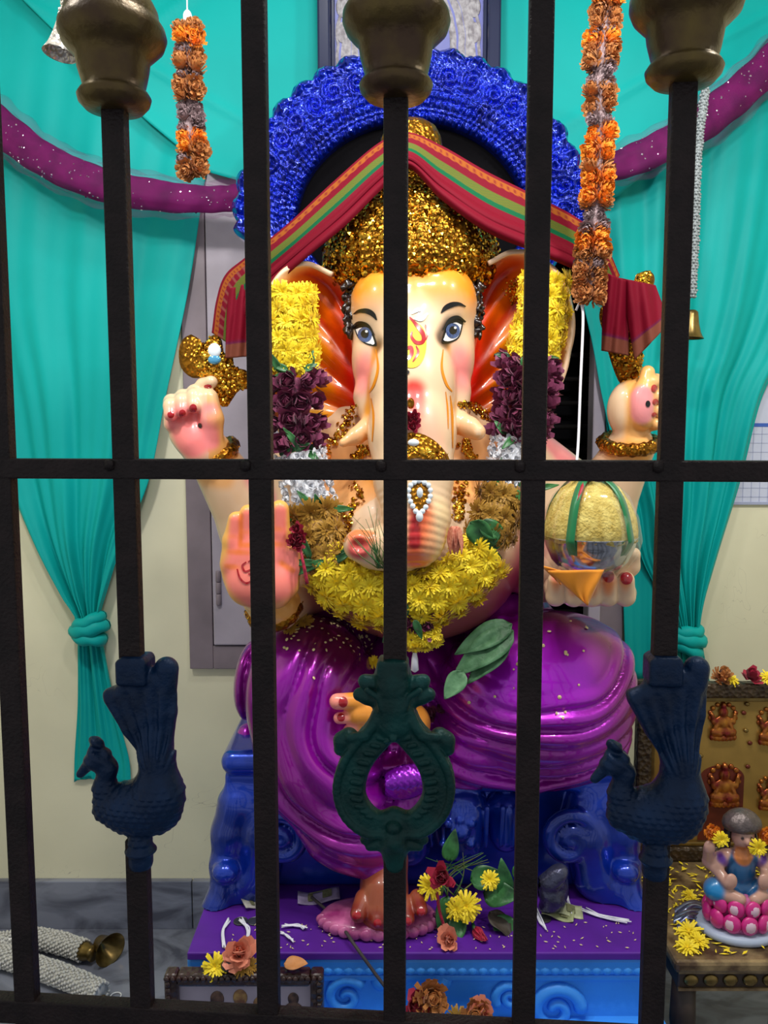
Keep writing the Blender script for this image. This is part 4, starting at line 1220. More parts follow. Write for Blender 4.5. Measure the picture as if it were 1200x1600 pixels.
# ---- throne back: broad arch in high relief
YA = 1.66
def arch():
    nth, nr = 900, 70
    ac = P(643, 350, YA)
    rxo, rzo = R(268, YA), R(252, YA); rxi, rzi = R(172, YA), R(146, YA)
    zlow = P(600, 1190, YA).z
    S = []      # centre line parameter: from left foot up, over, down
    nside = 260
    for i in range(nside): S.append(('L', i / nside))
    for i in range(nth - 2 * nside): S.append(('A', i / (nth - 2 * nside - 1)))
    for i in range(nside): S.append(('R', (i + 1) / nside))
    V = np.zeros((nth, nr, 3)); s_len = 0; prev = None
    arc = np.zeros(nth)
    base = np.zeros((nth, nr, 2))
    for i, (k, t) in enumerate(S):
        if k == 'A':
            a = PI - PI * t
            po = (ac.x + rxo * math.cos(a), ac.z + rzo * math.sin(a)); pi_ = (ac.x + rxi * math.cos(a), ac.z + rzi * math.sin(a))
        else:
            z = (zlow + (ac.z - zlow) * t) if k == 'L' else (ac.z + (zlow - ac.z) * t)
            sg = -1 if k == 'L' else 1
            kk = min(1, (ac.z - z) / 0.13); kk = kk * kk * (3 - 2 * kk); po = (ac.x + sg * (rxo - kk * R(78, YA)), z); pi_ = (ac.x + sg * (rxi - kk * R(50, YA)), z)
        mid = np.array([(po[0] + pi_[0]) / 2, (po[1] + pi_[1]) / 2])
        if prev is not None: s_len += np.linalg.norm(mid - prev)
        prev = mid; arc[i] = s_len
        for j in range(nr):
            r = j / (nr - 1)
            base[i, j] = (pi_[0] + (po[0] - pi_[0]) * r, pi_[1] + (po[1] - pi_[1]) * r)
    half = arc[nth // 2]
    s = (arc - half)[:, None]; r = np.linspace(0, 1, nr)[None, :]
    H = np.zeros((nth, nr))
    bead = lambda rc, w, per, amp, ph=0: amp * np.exp(-((r - rc) / w) ** 4) * np.maximum(0, np.cos(PI * s / per + ph)) ** 0.7 * (0.3 + 0.7 * np.abs(np.cos(PI * s / per + ph)))
    absb = lambda rc, w, per, amp: amp * np.sqrt(np.maximum(0, 1 - ((r - rc) / w) ** 2)) * np.sqrt(np.abs(np.sin(PI * s / per)))
    H += absb(0.05, 0.05, 0.016, 0.012)
    H += 0.007 * np.exp(-((r - 0.13) / 0.03) ** 2)
    H += absb(0.21, 0.05, 0.013, 0.010)
    H += absb(0.31, 0.05, 0.019, 0.011)
    H += 0.006 * np.exp(-((r - 0.385) / 0.02) ** 2)
    # scroll cells
    cw = 0.085
    ci = np.round(s / cw); ls = s - ci * cw
    for (dx, rc, dirn, R0) in ((-0.019, 0.58, 1, 0.024), (0.021, 0.60, -1, 0.024)):
        x = ls - dx; y = (r - rc) * 0.122
        rr = np.sqrt(x * x + y * y); ph = np.arctan2(y, x) * dirn
        spi = np.cos(2 * PI * rr / 0.0125 - ph)
        H += np.clip(1 - rr / R0, 0, 1) ** 0.35 * (0.006 + 0.007 * spi) * (rr < R0)
    # leaf rays outside
    H += np.clip((r - 0.70) / 0.1, 0, 1) * np.clip((1.02 - r) / 0.1, 0, 1) * 0.008 * np.abs(np.sin(PI * s / 0.021 + 2.2 * np.sin(r * 9)))
    H += 0.014 * np.exp(-((r - 0.92) / 0.06) ** 2) * (0.35 + 0.65 * np.abs(np.sin(PI * s / 0.042)))
    # central flower knot
    H += 0.012 * np.exp(-(s / 0.02) ** 2) * np.exp(-((r - 0.75) / 0.16) ** 2)
    H += 0.0025 * np.sin(s * 420 + r * 37) * np.sin(r * 61 - s * 130)
    # scalloped outer edge
    sc = 0.010 * (np.abs(np.sin(PI * s / 0.042)) - 0.6)
    cen = np.array([ac.x, 0]);
    out = base[:, -1] - base[:, 0]; out /= np.linalg.norm(out, axis=1)[:, None]
    for i in range(nth):
        k = np.clip((r[0] - 0.8) / 0.2, 0, 1)[:, None]
        q = base[i] + out[i] * k * sc[i, 0]
        V[i, :, 0] = q[:, 0]; V[i, :, 2] = q[:, 1]
        V[i, :, 1] = YA - 0.012 - H[i] - 0.022 * np.sin(PI * r[0])
    return V
A = arch()
nth, nr = A.shape[:2]
# close the back
backrow = A.copy(); backrow[:, :, 1] = YA + 0.02
rimo = np.stack([A[:, -1], backrow[:, -1]], 1); rimi = np.stack([backrow[:, 0], A[:, 0]], 1)
# dark panel closing the arch
ac_ = P(643, 350, YA); zl_ = P(600, 1190, YA).z
ol = [(ac_.x - R(128, YA), zl_)] + [(ac_.x - R(128, YA), ac_.z - .13)] + [(ac_.x + R(178, YA) * math.cos(a), ac_.z + R(152, YA) * math.sin(a)) for a in np.linspace(PI, 0, 40)] + [(ac_.x + R(128, YA), ac_.z - .13), (ac_.x + R(128, YA), zl_)]
k_ = len(ol); Vp = [(x, YA + .008, z) for x, z in ol] + [(x, YA + .018, z) for x, z in ol]
Fp = [tuple(range(k_)), tuple(range(k_, 2 * k_))[::-1]] + [(i, (i + 1) % k_, k_ + (i + 1) % k_, k_ + i) for i in range(k_)]
link('back_panel', mesh('back_panel', Vp, Fp, False, M['dark']), idol)
V, Fc = merge([(A.reshape(-1, 3), grid_faces(nth, nr)), (backrow.reshape(-1, 3), grid_faces(nth, nr)), (rimo.reshape(-1, 3), grid_faces(nth, 2)), (rimi.reshape(-1, 3), grid_faces(nth, 2))])
link('throne_back', mesh('throne_back', V, Fc, True, M['blue_arch']), idol)

# ---- plinth: sky blue, violet top, moulded front
pl0, pl1 = P(292, 1489, YB).x, P(1040, 1489, YB).x
bm = bmesh.new()
add_box(bm, ((pl0 + pl1) / 2, (YB + 1.74) / 2, ZP - 0.006), ((pl1 - pl0) / 2, (1.74 - YB) / 2, 0.006), 0.002)
link('plinth_top', bm_mesh('plinth_top', bm, False, M['violet']), idol)
fr = YB + 0.008
bm = bmesh.new()
add_box(bm, ((pl0 + pl1) / 2, (fr + 1.73) / 2, ZP - 0.026), ((pl1 - pl0) / 2 + 0.002, (1.73 - fr) / 2 + 0.004, 0.014), 0.006)
add_box(bm, ((pl0 + pl1) / 2, (fr + 1.73) / 2 + 0.006, ZP - 0.20), ((pl1 - pl0) / 2 - 0.004, (1.73 - fr) / 2, 0.165), 0.004)
add_box(bm, ((pl0 + pl1) / 2, (fr + 1.73) / 2, ZP - 0.046), ((pl1 - pl0) / 2 - 0.001, (1.73 - fr) / 2 + 0.001, 0.005), 0.003)
link('plinth_body', bm_mesh('plinth_body', bm, False, M['lightblue']), idol)
# lower step in front carries frames and faded flowers
ZS = 0.30
bm = bmesh.new()
add_box(bm, ((pl0 + pl1) / 2 - 0.012, 1.40, ZS / 2), ((pl1 - pl0) / 2 + 0.018, 0.345, ZS / 2), 0.006)
link('plinth_step', bm_mesh('plinth_step', bm, False, M['lightblue']), idol)
n = 46
dat = []
for i in range(n):
    x = pl0 + (pl1 - pl0) * (i + .5) / n
    dat.append(lathe_data([(max(1e-4, 0.0085 * math.sin(t)), -0.0075 * math.cos(t)) for t in np.linspace(0, PI, 6)], 8, (x, fr - 0.001, ZP - 0.032), 1.0, 0.7))
for v, f_ in dat[:]:
    link('bead_moulding', mesh('bead_moulding', v, f_, True, M['lightblue']), idol)
def volute(cx, cy, r0, turns, w, dirn=1):
    ph = np.linspace(0.3, 2 * PI * turns, 40)
    c = P(cx, cy, fr)
    k = np.linspace(0.12, 1, 40)
    pth = np.stack([c.x + dirn * R(r0, fr) * k * np.cos(ph), np.full(40, fr + 0.004), c.z + R(r0, fr) * k * np.sin(ph)], 1)
    V, Fc = tube_data(pth, w * (0.6 + 0.4 * k), 8)
    link('plinth_scroll', mesh('plinth_scroll', V, Fc, True, M['lightblue']), idol)
volute(798, 1560, 26, 1.6, 0.008); volute(868, 1580, 44, 1.5, 0.011, -1); volute(540, 1560, 34, 1.4, 0.009, -1); volute(460, 1560, 30, 1.5, 0.009)
for x, y, rx, rz in ((692, 1532, 17, 18), (594, 1532, 15, 16)):
    ball('plinth_boss', P(x, y, fr + 0.006), R(16, fr), M['lightblue'], idol, 1, .6, 1.1)

# ---- gold emblems in the raised hands
def plate(name, outline, Y, thick, m, parent, bulge=0.01):
    o = smooth_path(list(outline) + [outline[0]], 60)[:-1]
    c = o.mean(0); n = len(o); V = []; rings = 6
    for side in (-1, 1):
        V.append(np.array(P(c[0], c[1], Y)) + np.array([0, side * (thick / 2 + bulge), 0]))
        for k in range(1, rings + 1):
            for q in o:
                x = c + (q - c) * k / rings
                V.append(np.array(P(x[0], x[1], Y)) + np.array([0, side * (thick / 2 + bulge * (1 - (k / rings) ** 2)), 0]))
    Fc = []; per = 1 + rings * n
    for sd in range(2):
        b = sd * per
        Fc += [(b, b + 1 + j, b + 1 + (j + 1) % n) for j in range(n)]
        for k in range(rings - 1):
            a = b + 1 + k * n; d = a + n
            Fc += [(a + j, d + j, d + (j + 1) % n, a + (j + 1) % n) for j in range(n)]
    a = 1 + (rings - 1) * n; d = a + per
    Fc += [(a + j, d + j, d + (j + 1) % n, a + (j + 1) % n) for j in range(n)]
    ob = link(name, mesh(name, V, Fc, True, m), parent)
    return ob, np.array(V), Fc
for nm, ol, n in (('gold_emblem', [(300, 523), (311, 530), (313, 541), (320, 537), (334, 524), (345, 530), (350, 556), (362, 553), (366, 575), (386, 580), (388, 606), (372, 610), (352, 636), (338, 622), (332, 598), (318, 590), (300, 590), (284, 574), (281, 548), (288, 530)], 420),
                  ('gold_emblem', [(996, 428), (1010, 424), (1020, 432), (1018, 450), (1000, 480), (1002, 540), (1000, 575), (990, 598), (972, 600), (958, 570), (944, 520), (938, 490), (950, 470), (985, 450)], 260)):
    ob, V, Fc = plate(nm, ol, 1.452, 0.014, M['golddeep'], idol, 0.012)
    pts, nn = scatter(V, [f for f in Fc if len(f) == 4], n, 12, lambda c, q: 1.0 * (c[:, 1] < 1.45) * (c[:, 0] > P(312, 560, 1.45).x))
    nn = np.where(nn[:, 1:2] > 0, -nn, nn)
    s = sequins('sequins', pts, nn, 0.0034, M['gold'], ob, 0.4, 9); s['kind'] = 'stuff'
ball('emblem_gem', P(335, 548, 1.435), 0.013, M['gem'], idol, .9, .4, 1.0)
ball('emblem_gem', P(335, 562, 1.434), 0.012, M['gem_blue'], idol, 1, .4, .7)
# ------------------------------------------------------------------ shawl over the crown
def shawl():
    top = [(331, 520, 1.450), (338, 470, 1.446), (352, 430, 1.44), (384, 402, 1.43), (450, 350, 1.40), (520, 285, 1.385), (590, 225, 1.375), (636, 207, 1.37), (690, 228, 1.375), (760, 268, 1.385), (830, 303, 1.395), (905, 343, 1.42), (945, 382, 1.43), (968, 430, 1.435)]
    bot = [(392, 560, 1.437), (392, 525, 1.43), (400, 490, 1.42), (422, 455, 1.405), (482, 400, 1.365), (540, 352, 1.345), (592, 300, 1.345), (636, 262, 1.345), (690, 312, 1.345), (760, 362, 1.345), (830, 392, 1.36), (905, 425, 1.395), (930, 445, 1.41), (948, 475, 1.42)]
    nu, nv = 260, 72
    a = smooth_path(top, nu); b = smooth_path(bot, nu)
    Gd = np.zeros((nu, nv, 3)); C = np.zeros((nu, nv, 3))
    crim = np.array(srgb(108, 2, 28)); gold = np.array(srgb(146, 76, 24)); green = np.array(srgb(2, 84, 50)); olive = np.array(srgb(90, 94, 30)); dk = np.array(srgb(120, 20, 50))
    for i in range(nu):
        u = i / (nu - 1)
        for j in range(nv):
            v = j / (nv - 1)
            q = a[i] + (b[i] - a[i]) * v
            wr = 0.004 * math.sin(v * 8 + 2.2 * math.sin(u * 6)) * v + 0.003 * math.sin(u * 38 + v * 5) * v
            # turned-over lower pleats
            fold = 0.010 * max(0, math.sin(PI * min(1, max(0, (v - 0.62) / 0.16)))) + 0.010 * max(0, math.sin(PI * min(1, max(0, (v - 0.72) / 0.28))))
            Gd[i, j] = P(q[0], q[1], q[2] + wr - fold)
            zig = 0.008 * (1 if (int(u * 260) % 4 < 2) else -1)
            if v < 0.05: c = crim
            elif v < 0.15 + zig: c = gold if (int(u * 260) % 3 or v < .08 or v > .13) else crim * .8 + gold * .2
            elif v < 0.29: c = crim
            elif v < 0.44 + 0.0 * zig: c = olive if ((int(u * 300) + j) % 3) else olive * .6 + green * .4
            elif v < 0.53: c = green
            else: c = crim
            if u < 0.22 and 0.15 < v < 0.29 and int(u * 300) % 7 < 3: c = crim * .7 + np.array(srgb(150, 110, 90)) * .3
            C[i, j] = c
    m = mat('crimson_silk', rough=0.7, spec=0.15, attr=True, sheen=0.0, bump=0.08, bscale=300)
    root = thing('shawl', 'crimson silk shawl with green and gold border draped over the crown', 'shawl', P(636, 560, 1.4))
    sheet('cloth', Gd, m, root, col=C, thick=0.0016)
    # hanging end over the right hand's emblem, brown border
    def end(name, tl, tr, bl, br, Y0, Y1, bulge, seed):
        nu, nv = 44, 40
        Gd = np.zeros((nu, nv, 3)); C = np.zeros((nu, nv, 3))
        for i in range(nu):
            for j in range(nv):
                u, v = i / (nu - 1), j / (nv - 1)
                x = (tl[0] * (1 - v) + tr[0] * v) * (1 - u) + (bl[0] * (1 - v) + br[0] * v) * u
                y = (tl[1] * (1 - v) + tr[1] * v) * (1 - u) + (bl[1] * (1 - v) + br[1] * v) * u
                Gd[i, j] = P(x, y, Y0 + (Y1 - Y0) * u - bulge * math.sin(PI * v) + 0.004 * math.sin(v * 14 + seed + u * 3))
                br_ = u > 0.76 + 0.012 * (j % 2)
                C[i, j] = (np.array(srgb(112, 58, 44)) if u > 0.81 else np.array(srgb(92, 22, 58))) if br_ else np.array(srgb(112, 2, 30))
        sheet(name, Gd, m, root, col=C, thick=0.0016)
    end('end_flap', (944, 425), (982, 440), (940, 548), (982, 556), 1.415, 1.42, 0.012, 0.3)
    end('end_flap', (968, 434), (1024, 446), (992, 562), (1046, 505), 1.425, 1.405, 0.018, 1.2)
    end('end_flap', (356, 452), (395, 440), (352, 560), (398, 556), 1.44, 1.43, 0.01, 2.2)
shawl()

# ------------------------------------------------------------------ flowers
def petals_mesh(name, rings, m, curl=0.25, thick=None, seed=1, tip=0.45, noise=0.15):
    """rings: (count, length, width, elevation, base radius); petal = 2 bent quads"""
    r = np.random.default_rng(seed); V, Fc, mi = [], [], []
    for (n, L, w, el, b) in rings:
        off = r.uniform(0, 6.28)
        for k in range(n):
            a = off + 2 * PI * k / n + r.normal(0, noise); e = el + r.normal(0, noise); l = L * r.uniform(.85, 1.15)
            ca, sa = math.cos(a), math.sin(a); tx, ty = -sa, ca
            p = len(V)
            for s, ww in ((0, .5), (0.55, 1.0), (1.0, tip)):
                ee = e - curl * s
                rr = b + l * s * math.cos(ee); z = l * s * math.sin(ee)
                for sd in (-1, 1):
                    V.append((ca * rr + tx * sd * w * ww, sa * rr + ty * sd * w * ww, z + 0.0))
            Fc += [(p, p + 1, p + 3, p + 2), (p + 2, p + 3, p + 5, p + 4)]; mi += [0, 0]
    me = mesh(name, V, Fc, True, m)
    return me
def fmat(name, c, dark, trans=0.0):
    return mat(name, c, 0.6, var=0.5, vscale=260, dark=dark, sheen=0.1)
M['mum'] = fmat('yellow_petals', srgb(255, 236, 40), srgb(240, 202, 20))
M['mum_old'] = fmat('browned_petals', srgb(202, 156, 40), srgb(112, 66, 22))
M['rose'] = fmat('wine_petals', srgb(150, 58, 100), srgb(84, 24, 56))
M['jas'] = fmat('white_petals', srgb(248, 248, 250), srgb(214, 216, 224))
M['mari'] = fmat('orange_petals', srgb(246, 164, 34), srgb(226, 122, 16))
M['mari_dry'] = fmat('dried_orange_petals', srgb(204, 136, 66), srgb(158, 94, 48))
M['mari_grey'] = fmat('withered_grey_petals', srgb(168, 146, 150), srgb(118, 94, 96))
M['leaf'] = mat('green_leaf', srgb(58, 122, 62), 0.4, var=0.45, vscale=40, bump=0.25, bscale=60, dark=srgb(24, 66, 34))
M['stem'] = mat('olive_stem', srgb(96, 110, 52), 0.6, var=0.4, vscale=60)
M['hib'] = fmat('crimson_petals', srgb(190, 18, 62), srgb(120, 8, 40))
M['peach'] = fmat('peach_petals', srgb(238, 160, 130), srgb(206, 110, 84))
# unit flowers (radius about 1)
unit = {}
RG = [(22, .92, .085, .10, .05), (21, .92, .085, .34, .04), (19, .78, .08, .6, .03), (15, .6, .075, .9, .02), (10, .42, .07, 1.2, .01)]
for k in ('mum', 'mum_old'): unit[k] = petals_mesh('flower_' + k, RG, M[k], 0.4, seed=3, tip=0.75)
RR = [(9, 1.0, .36, .2, 0), (9, .88, .34, .55, .02), (8, .75, .3, .85, .05), (7, .6, .24, 1.1, .04), (5, .5, .18, 1.35, .02)]
unit['rose'] = petals_mesh('flower_rose', RR, M['rose'], -0.8, seed=5, noise=.3)
RM = [(16, .82, .13, -.9, .05), (22, .92, .12, -.4, .06), (26, .98, .11, .0, .06), (26, .97, .11, .35, .06), (22, .95, .11, .7, .05), (16, .92, .11, 1.0, .04), (9, .9, .1, 1.3, .02)]
for k in ('mari', 'mari_dry', 'mari_grey'): unit[k] = petals_mesh('flower_' + k, RM, M[k], -0.9, seed=7, noise=.25, tip=1.1)
# jasmine bud: small five-lobed
unit['jas'] = petals_mesh('flower_jas', [(6, .95, .42, .15, 0), (5, .7, .4, .7, 0), (3, .5, .35, 1.2, 0)], M['jas'], -0.3, seed=9, noise=.2)
def flower(kind, p, n, size, parent, name='flower', r=random):
    o = bpy.data.objects.new(name, unit[kind]); COL.objects.link(o)
    q = Vector(n).to_track_quat('Z', 'Y').to_matrix().to_4x4() @ Matrix.Rotation(r.uniform(0, 6.28), 4, 'Z')
    s = size * r.uniform(.9, 1.12)
    o.matrix_basis = Matrix.Translation(Vector(p)) @ q @ Matrix.Scale(s, 4)
    if parent is not None:
        o.parent = parent
        if parent.type == 'EMPTY': o.matrix_parent_inverse = Matrix.Translation(-Vector(parent.location))
    return o
def leaf(p, d, n, L, W, parent=None, m=None, name='leaf', bend=0.3, seed=0):
    """leaf blade from p along d, upper side n"""
    d = Vector(d).normalized(); n = Vector(n); n = (n - d * n.dot(d)).normalized(); t = d.cross(n)
    nu, nv = 12, 7
    Gd = np.zeros((nu, nv, 3))
    for i in range(nu):
        s = i / (nu - 1); w = W * (math.sin(PI * s ** 0.75)) ** .8 * (1 - .25 * s) + 0.0006
        for j in range(nv):
            v = -1 + 2 * j / (nv - 1)
            h = bend * L * (-s * s) + 0.22 * w * (v * v) + 0.05 * W * math.sin(s * 11 + v * 3 + seed) + 0.04 * W * math.cos(9 * s - 6 * abs(v))
            Gd[i, j] = Vector(p) + d * (L * s) + t * (v * w) + n * h
    o = sheet(name, Gd, m or M['leaf'], parent, thick=0.0008)
    return o

# ---- the long garland
gar = thing('flower_garland', 'thick garland of yellow, wine red and white flowers hanging round the statue neck', 'garland', P(640, 1035, 1.25))
rr_ = random.Random(5)
def seg(kind, pts, spacing, size, ang=(-75, -38, 0, 38, 75), jit=3):
    """pts: (px, py, Y, half width px)"""
    s = smooth_path(pts, 200)
    L = np.concatenate([[0], np.cumsum(np.linalg.norm(np.diff(s[:, :2], axis=0), axis=1))])
    n = max(2, int(L[-1] / spacing) + 1); k = 0
    for t in np.linspace(0, L[-1], n):
        x, y, Y, hw = [np.interp(t, L, s[:, c]) for c in range(4)]
        i = min(198, int(np.searchsorted(L, t))); d = s[min(i + 3, 199), :2] - s[max(i - 3, 0), :2]; d = d / (np.linalg.norm(d) + 1e-9)
        N = np.array([-d[1], d[0]])
        for a in ang:
            a = math.radians(a + (14 if k % 2 else -4) + rr_.uniform(-6, 6))
            q = np.array([x, y]) + N * hw * math.sin(a) + d * rr_.uniform(-jit, jit)
            h = R(hw, Y) * 0.75
            p = P(q[0], q[1], Y - h * math.cos(a))
            nrm = Vector((N[0] * math.sin(a), -math.cos(a), -N[1] * math.sin(a)))
            nrm += Vector((rr_.gauss(0, .18), rr_.gauss(0, .18), rr_.gauss(0, .18)))
            flower(kind, p, nrm, R(size, Y), gar, 'white_bud' if kind == 'jas' else 'flower', rr_)
        k += 1
    # cord core so the rope is solid
    return s
def core(pts, m):
    s = smooth_path(pts, 40)
    V, Fc = tube_data([P(x, y, Y) for x, y, Y, h in s], [R(h, Y) * 0.72 for x, y, Y, h in s], 12)
    link('rope_core', mesh('rope_core', V, Fc, True, m), gar)
parts_ = [('mum', [(452, 458, 1.385, 36), (455, 515, 1.375, 37), (456, 570, 1.37, 36)], 22, 18, (-80, -50, -17, 17, 50, 80)),
          ('rose', [(457, 596, 1.365, 34), (461, 690, 1.345, 34)], 25, 23, (-70, -30, 8, 45, 80)),
          ('jas', [(470, 712, 1.335, 36), (485, 786, 1.31, 37)], 12, 10, (-80, -55, -30, -8, 14, 38, 60, 82)),
          ('mum_old', [(488, 802, 1.30, 36), (508, 868, 1.275, 36)], 24, 22, (-70, -30, 8, 45, 78)),
          ('mum', [(512, 890, 1.27, 38), (560, 928, 1.258, 42), (640, 942, 1.25, 42), (705, 918, 1.25, 42), (758, 868, 1.262, 38)], 24, 20, (-78, -40, 0, 40, 78)),
          ('mum_old', [(768, 836, 1.275, 36), (784, 775, 1.305, 34)], 24, 22, (-70, -30, 8, 45, 78)),
          ('jas', [(790, 752, 1.32, 30), (800, 690, 1.345, 30)], 12, 10, (-80, -50, -22, 5, 32, 60)),
          ('rose', [(812, 672, 1.355, 32), (826, 572, 1.375, 34)], 25, 23, (-70, -30, 8, 45, 80)),
          ('mum', [(834, 548, 1.378, 36), (848, 490, 1.382, 37), (852, 438, 1.39, 34)], 22, 18, (-80, -50, -17, 17, 50, 80)),
          ('rose', [(632, 974, 1.245, 20), (670, 978, 1.245, 20)], 18, 15, (-50, 0, 50)),
          ('mum', [(645, 1000, 1.24, 18), (680, 992, 1.24, 16)], 16, 15, (-50, 0, 50))]
for k, pts, sp_, sz, an in parts_:
    seg(k, pts, sp_, sz, an); core(pts, M[k])
# leaf collars between the colours
def collar(x, y, Y, hw, n, seed, L=0.035):
    r = random.Random(seed)
    for i in range(n):
        a = -hw + 2 * hw * (i + .5) / n
        c = P(x + a, y + r.uniform(-4, 4), Y - R(hw, Y) * .75 * math.cos(a / hw * 1.3) - 0.002)
        leaf(c, (r.uniform(-.8, .8), -.1, r.uniform(-.5, .5)), (0, -1, .2), L * r.uniform(.7, 1.2), 0.006, gar, seed=i)
collar(456, 582, 1.365, 34, 6, 1); collar(465, 702, 1.34, 34, 6, 2); collar(487, 794, 1.305, 34, 5, 3); collar(506, 878, 1.27, 36, 7, 4, .05); collar(766, 848, 1.265, 30, 5, 5, .04)
collar(826, 560, 1.376, 34, 6, 7); collar(803, 682, 1.35, 30, 5, 8); collar(640, 968, 1.24, 30, 4, 9); collar(798, 762, 1.31, 32, 5, 11, .05)
leaf(P(735, 815, 1.235), (.6, -.1, -.75), (-.2, -1, .2), 0.055, 0.020, gar, seed=3)
leaf(P(748, 820, 1.238), (.9, 0, -.3), (-.2, -1, .4), 0.05, 0.016, gar, seed=5)
V, Fc = lathe_data([(0.002, 0), (0.006, 0.003), (0.005, 0.02), (0.003, 0.03)], 8, tuple(P(648, 1050, 1.235)))
link('tassel', mesh('tassel', V, Fc, True, M['thread']), gar)
# peach bud and dry grass sprig tucked by the trunk
sprig = thing('grass_sprig', 'wispy green grass sprig tucked against the trunk tip', 'grass', P(585, 880, 1.19))
r = random.Random(3)
for i in range(16):
    a = P(596 + r.uniform(-6, 6), 888, 1.186); b = P(556 + r.uniform(-14, 40), 800 + r.uniform(-12, 50), 1.20)
    mid = (a + b) / 2 + Vector((r.uniform(-.01, .01), -.012, r.uniform(-.005, .012)))
    tube('blade', smooth_path([a, mid, b], 8), np.linspace(0.0011, 0.0003, 8), 5, M['stem'] if i % 3 else M['leaf'], sprig)
bud = thing('flower_bud', 'pale peach closed flower bud beside the trunk', 'flower', P(708, 865, 1.215))
for i in range(4):
    leaf(P(706 + i * 3, 822, 1.215), (0.12 * (i - 1), -.05, -1), (i - 1.5, -1, 0), 0.042, 0.007, bud, M['peach'], 'petal', 0.1, i)
hib = thing('hibiscus_flower', 'crimson hibiscus bloom on a long pink stalk beside the open palm', 'flower', P(480, 905, 1.235))
for i in range(6): flower('rose', P(463 + r.uniform(-5, 5), 838 + r.uniform(-14, 14), 1.235), (r.uniform(-.6, .6), -1, r.uniform(-.5, .5)), 0.012, hib, 'petal', r).data = unit.setdefault('hib', petals_mesh('flower_hib', RR, M['hib'], -0.5, seed=6, noise=.35))
tube('stalk', smooth_path([P(468, 852, 1.235), P(474, 880, 1.225), P(480, 912, 1.225)], 10), np.linspace(.0018, .003, 10), 7, M['hib'], hib)
hib2 = thing('hibiscus_bloom', 'dried crimson bloom resting on top of the gold trunk plate', 'flower', P(648, 672, 1.225))
for i in range(7): flower('hib', hit(640 + r.uniform(-10, 12), 660 + r.uniform(-7, 9), 0.004)[0], (r.uniform(-.4, .4), -1, r.uniform(-.2, .5)), 0.012, hib2, 'petal', r)

# ---- marigold strings
def marigold_string(label, pts, cord_up, seed, n, rad, seq=None):
    root = thing('marigold_string', label, 'garland', P(*pts[-1][:2], pts[-1][2]), 'marigold strings hanging from above')
    s = smooth_path(pts, 120); r = random.Random(seed)
    V, Fc = tube_data([P(*q) for q in cord_up], 0.0011, 6); link('cord', mesh('cord', V, Fc, True, M['thread']), root)
    V, Fc = tube_data([P(*q) for q in s], 0.011, 8); link('core', mesh('core', V, Fc, True, M['mari_grey']), root)
    kinds = ['mari', 'mari_dry', 'mari_dry', 'mari_grey', 'mari', 'mari_grey']
    kind = 'mari'
    for i in range(n):
        q = s[int(i / (n - 1) * 119)]
        kind = {'o': 'mari', 'b': 'mari_dry', 'g': 'mari_grey'}[seq[int(i / n * len(seq))]]
        sz = R(rad, q[2]) * (0.78 if kind == 'mari_grey' else 1.0) * r.uniform(.88, 1.1)
        for sx in (-.42, .42):
            p = P(q[0] + sx * rad + r.uniform(-3, 3), q[1] + r.uniform(-4, 4), q[2] - .004 + r.uniform(-.006, .006))
            flower(kind, p, (sx * 1.6 + r.gauss(0, .3), -1 + r.gauss(0, .2), r.gauss(0, .5)), sz * .82, root, 'flower', r)
    return root
marigold_string('short string of half withered marigolds hanging at upper left', [(294, 48, 1.36), (296, 120, 1.36), (298, 200, 1.36), (303, 262, 1.36)], [(291, -60, 1.36), (293, 40, 1.36)], 4, 16, 20, 'bogbbgbbgggoobgbo')
rs = marigold_string('long string of orange marigolds hanging at right over the shawl', [(958, -40, 1.33), (944, 30, 1.33), (937, 110, 1.33), (936, 220, 1.33), (932, 310, 1.335), (924, 390, 1.34), (921, 462, 1.345)], [(960, -60, 1.33), (958, -40, 1.33)], 8, 34, 21, 'oboobbbgobbggbbgooobooobggoobgbbbb')
V, Fc = tube_data([P(x, y, Y) for x, y, Y in smooth_path([(908, 470, 1.34), (911, 500, 1.335), (907, 600, 1.32), (903, 700, 1.30), (897, 752, 1.245)], 30)], 0.0022, 6)
link('cord', mesh('cord', V, Fc, True, M['thread']), rs)
V, Fc = tube_data([P(900, 485, 1.34), P(908, 466, 1.338), P(912, 480, 1.338)], 0.002, 6); link('cord_knot', mesh('cord_knot', V, Fc, True, M['thread']), rs)
# small clear bead holder on the left string
ls = [o for o in bpy.data.objects if o.name.startswith('marigold_string')][0]
ball('bead', P(293, 27, 1.36), 0.008, M['gem'], ls, .9, .9, 1.4)

# ------------------------------------------------------------------ bowl of sweets in the lower left hand
Yc = 1.235
bowl = thing('offering_bowl', 'steel bowl of crumbly yellow sweets tied with green ribbon in plastic wrap', 'bowl', P(922, 895, Yc))
M['steel'] = mat('polished_steel', (0.62, 0.62, 0.64), 0.12, 1.0)
M['sweet'] = mat('crumbly_sweet', srgb(222, 200, 112), 0.8, var=0.45, vscale=90, bump=0.8, bscale=260, dark=srgb(186, 158, 70))
M['ribbon'] = mat('green_ribbon', srgb(8, 112, 62), 0.35, sheen=0.2)
M['orange_cloth'] = mat('orange_cloth', srgb(245, 150, 22), 0.7, var=0.1, vscale=30, sheen=0.2)
M['wrap'] = mat('clear_plastic_wrap', (0.95, 0.97, 1), 0.08, trans=1.0, alpha=0.16)
M['tie_red'] = mat('red_tie', srgb(160, 14, 40), 0.5)
cb = pv3(922, 838, Yc)
rw = R(73, Yc); zt = 0.0
hb = (P(922, 838, Yc).z - P(922, 893, Yc).z)
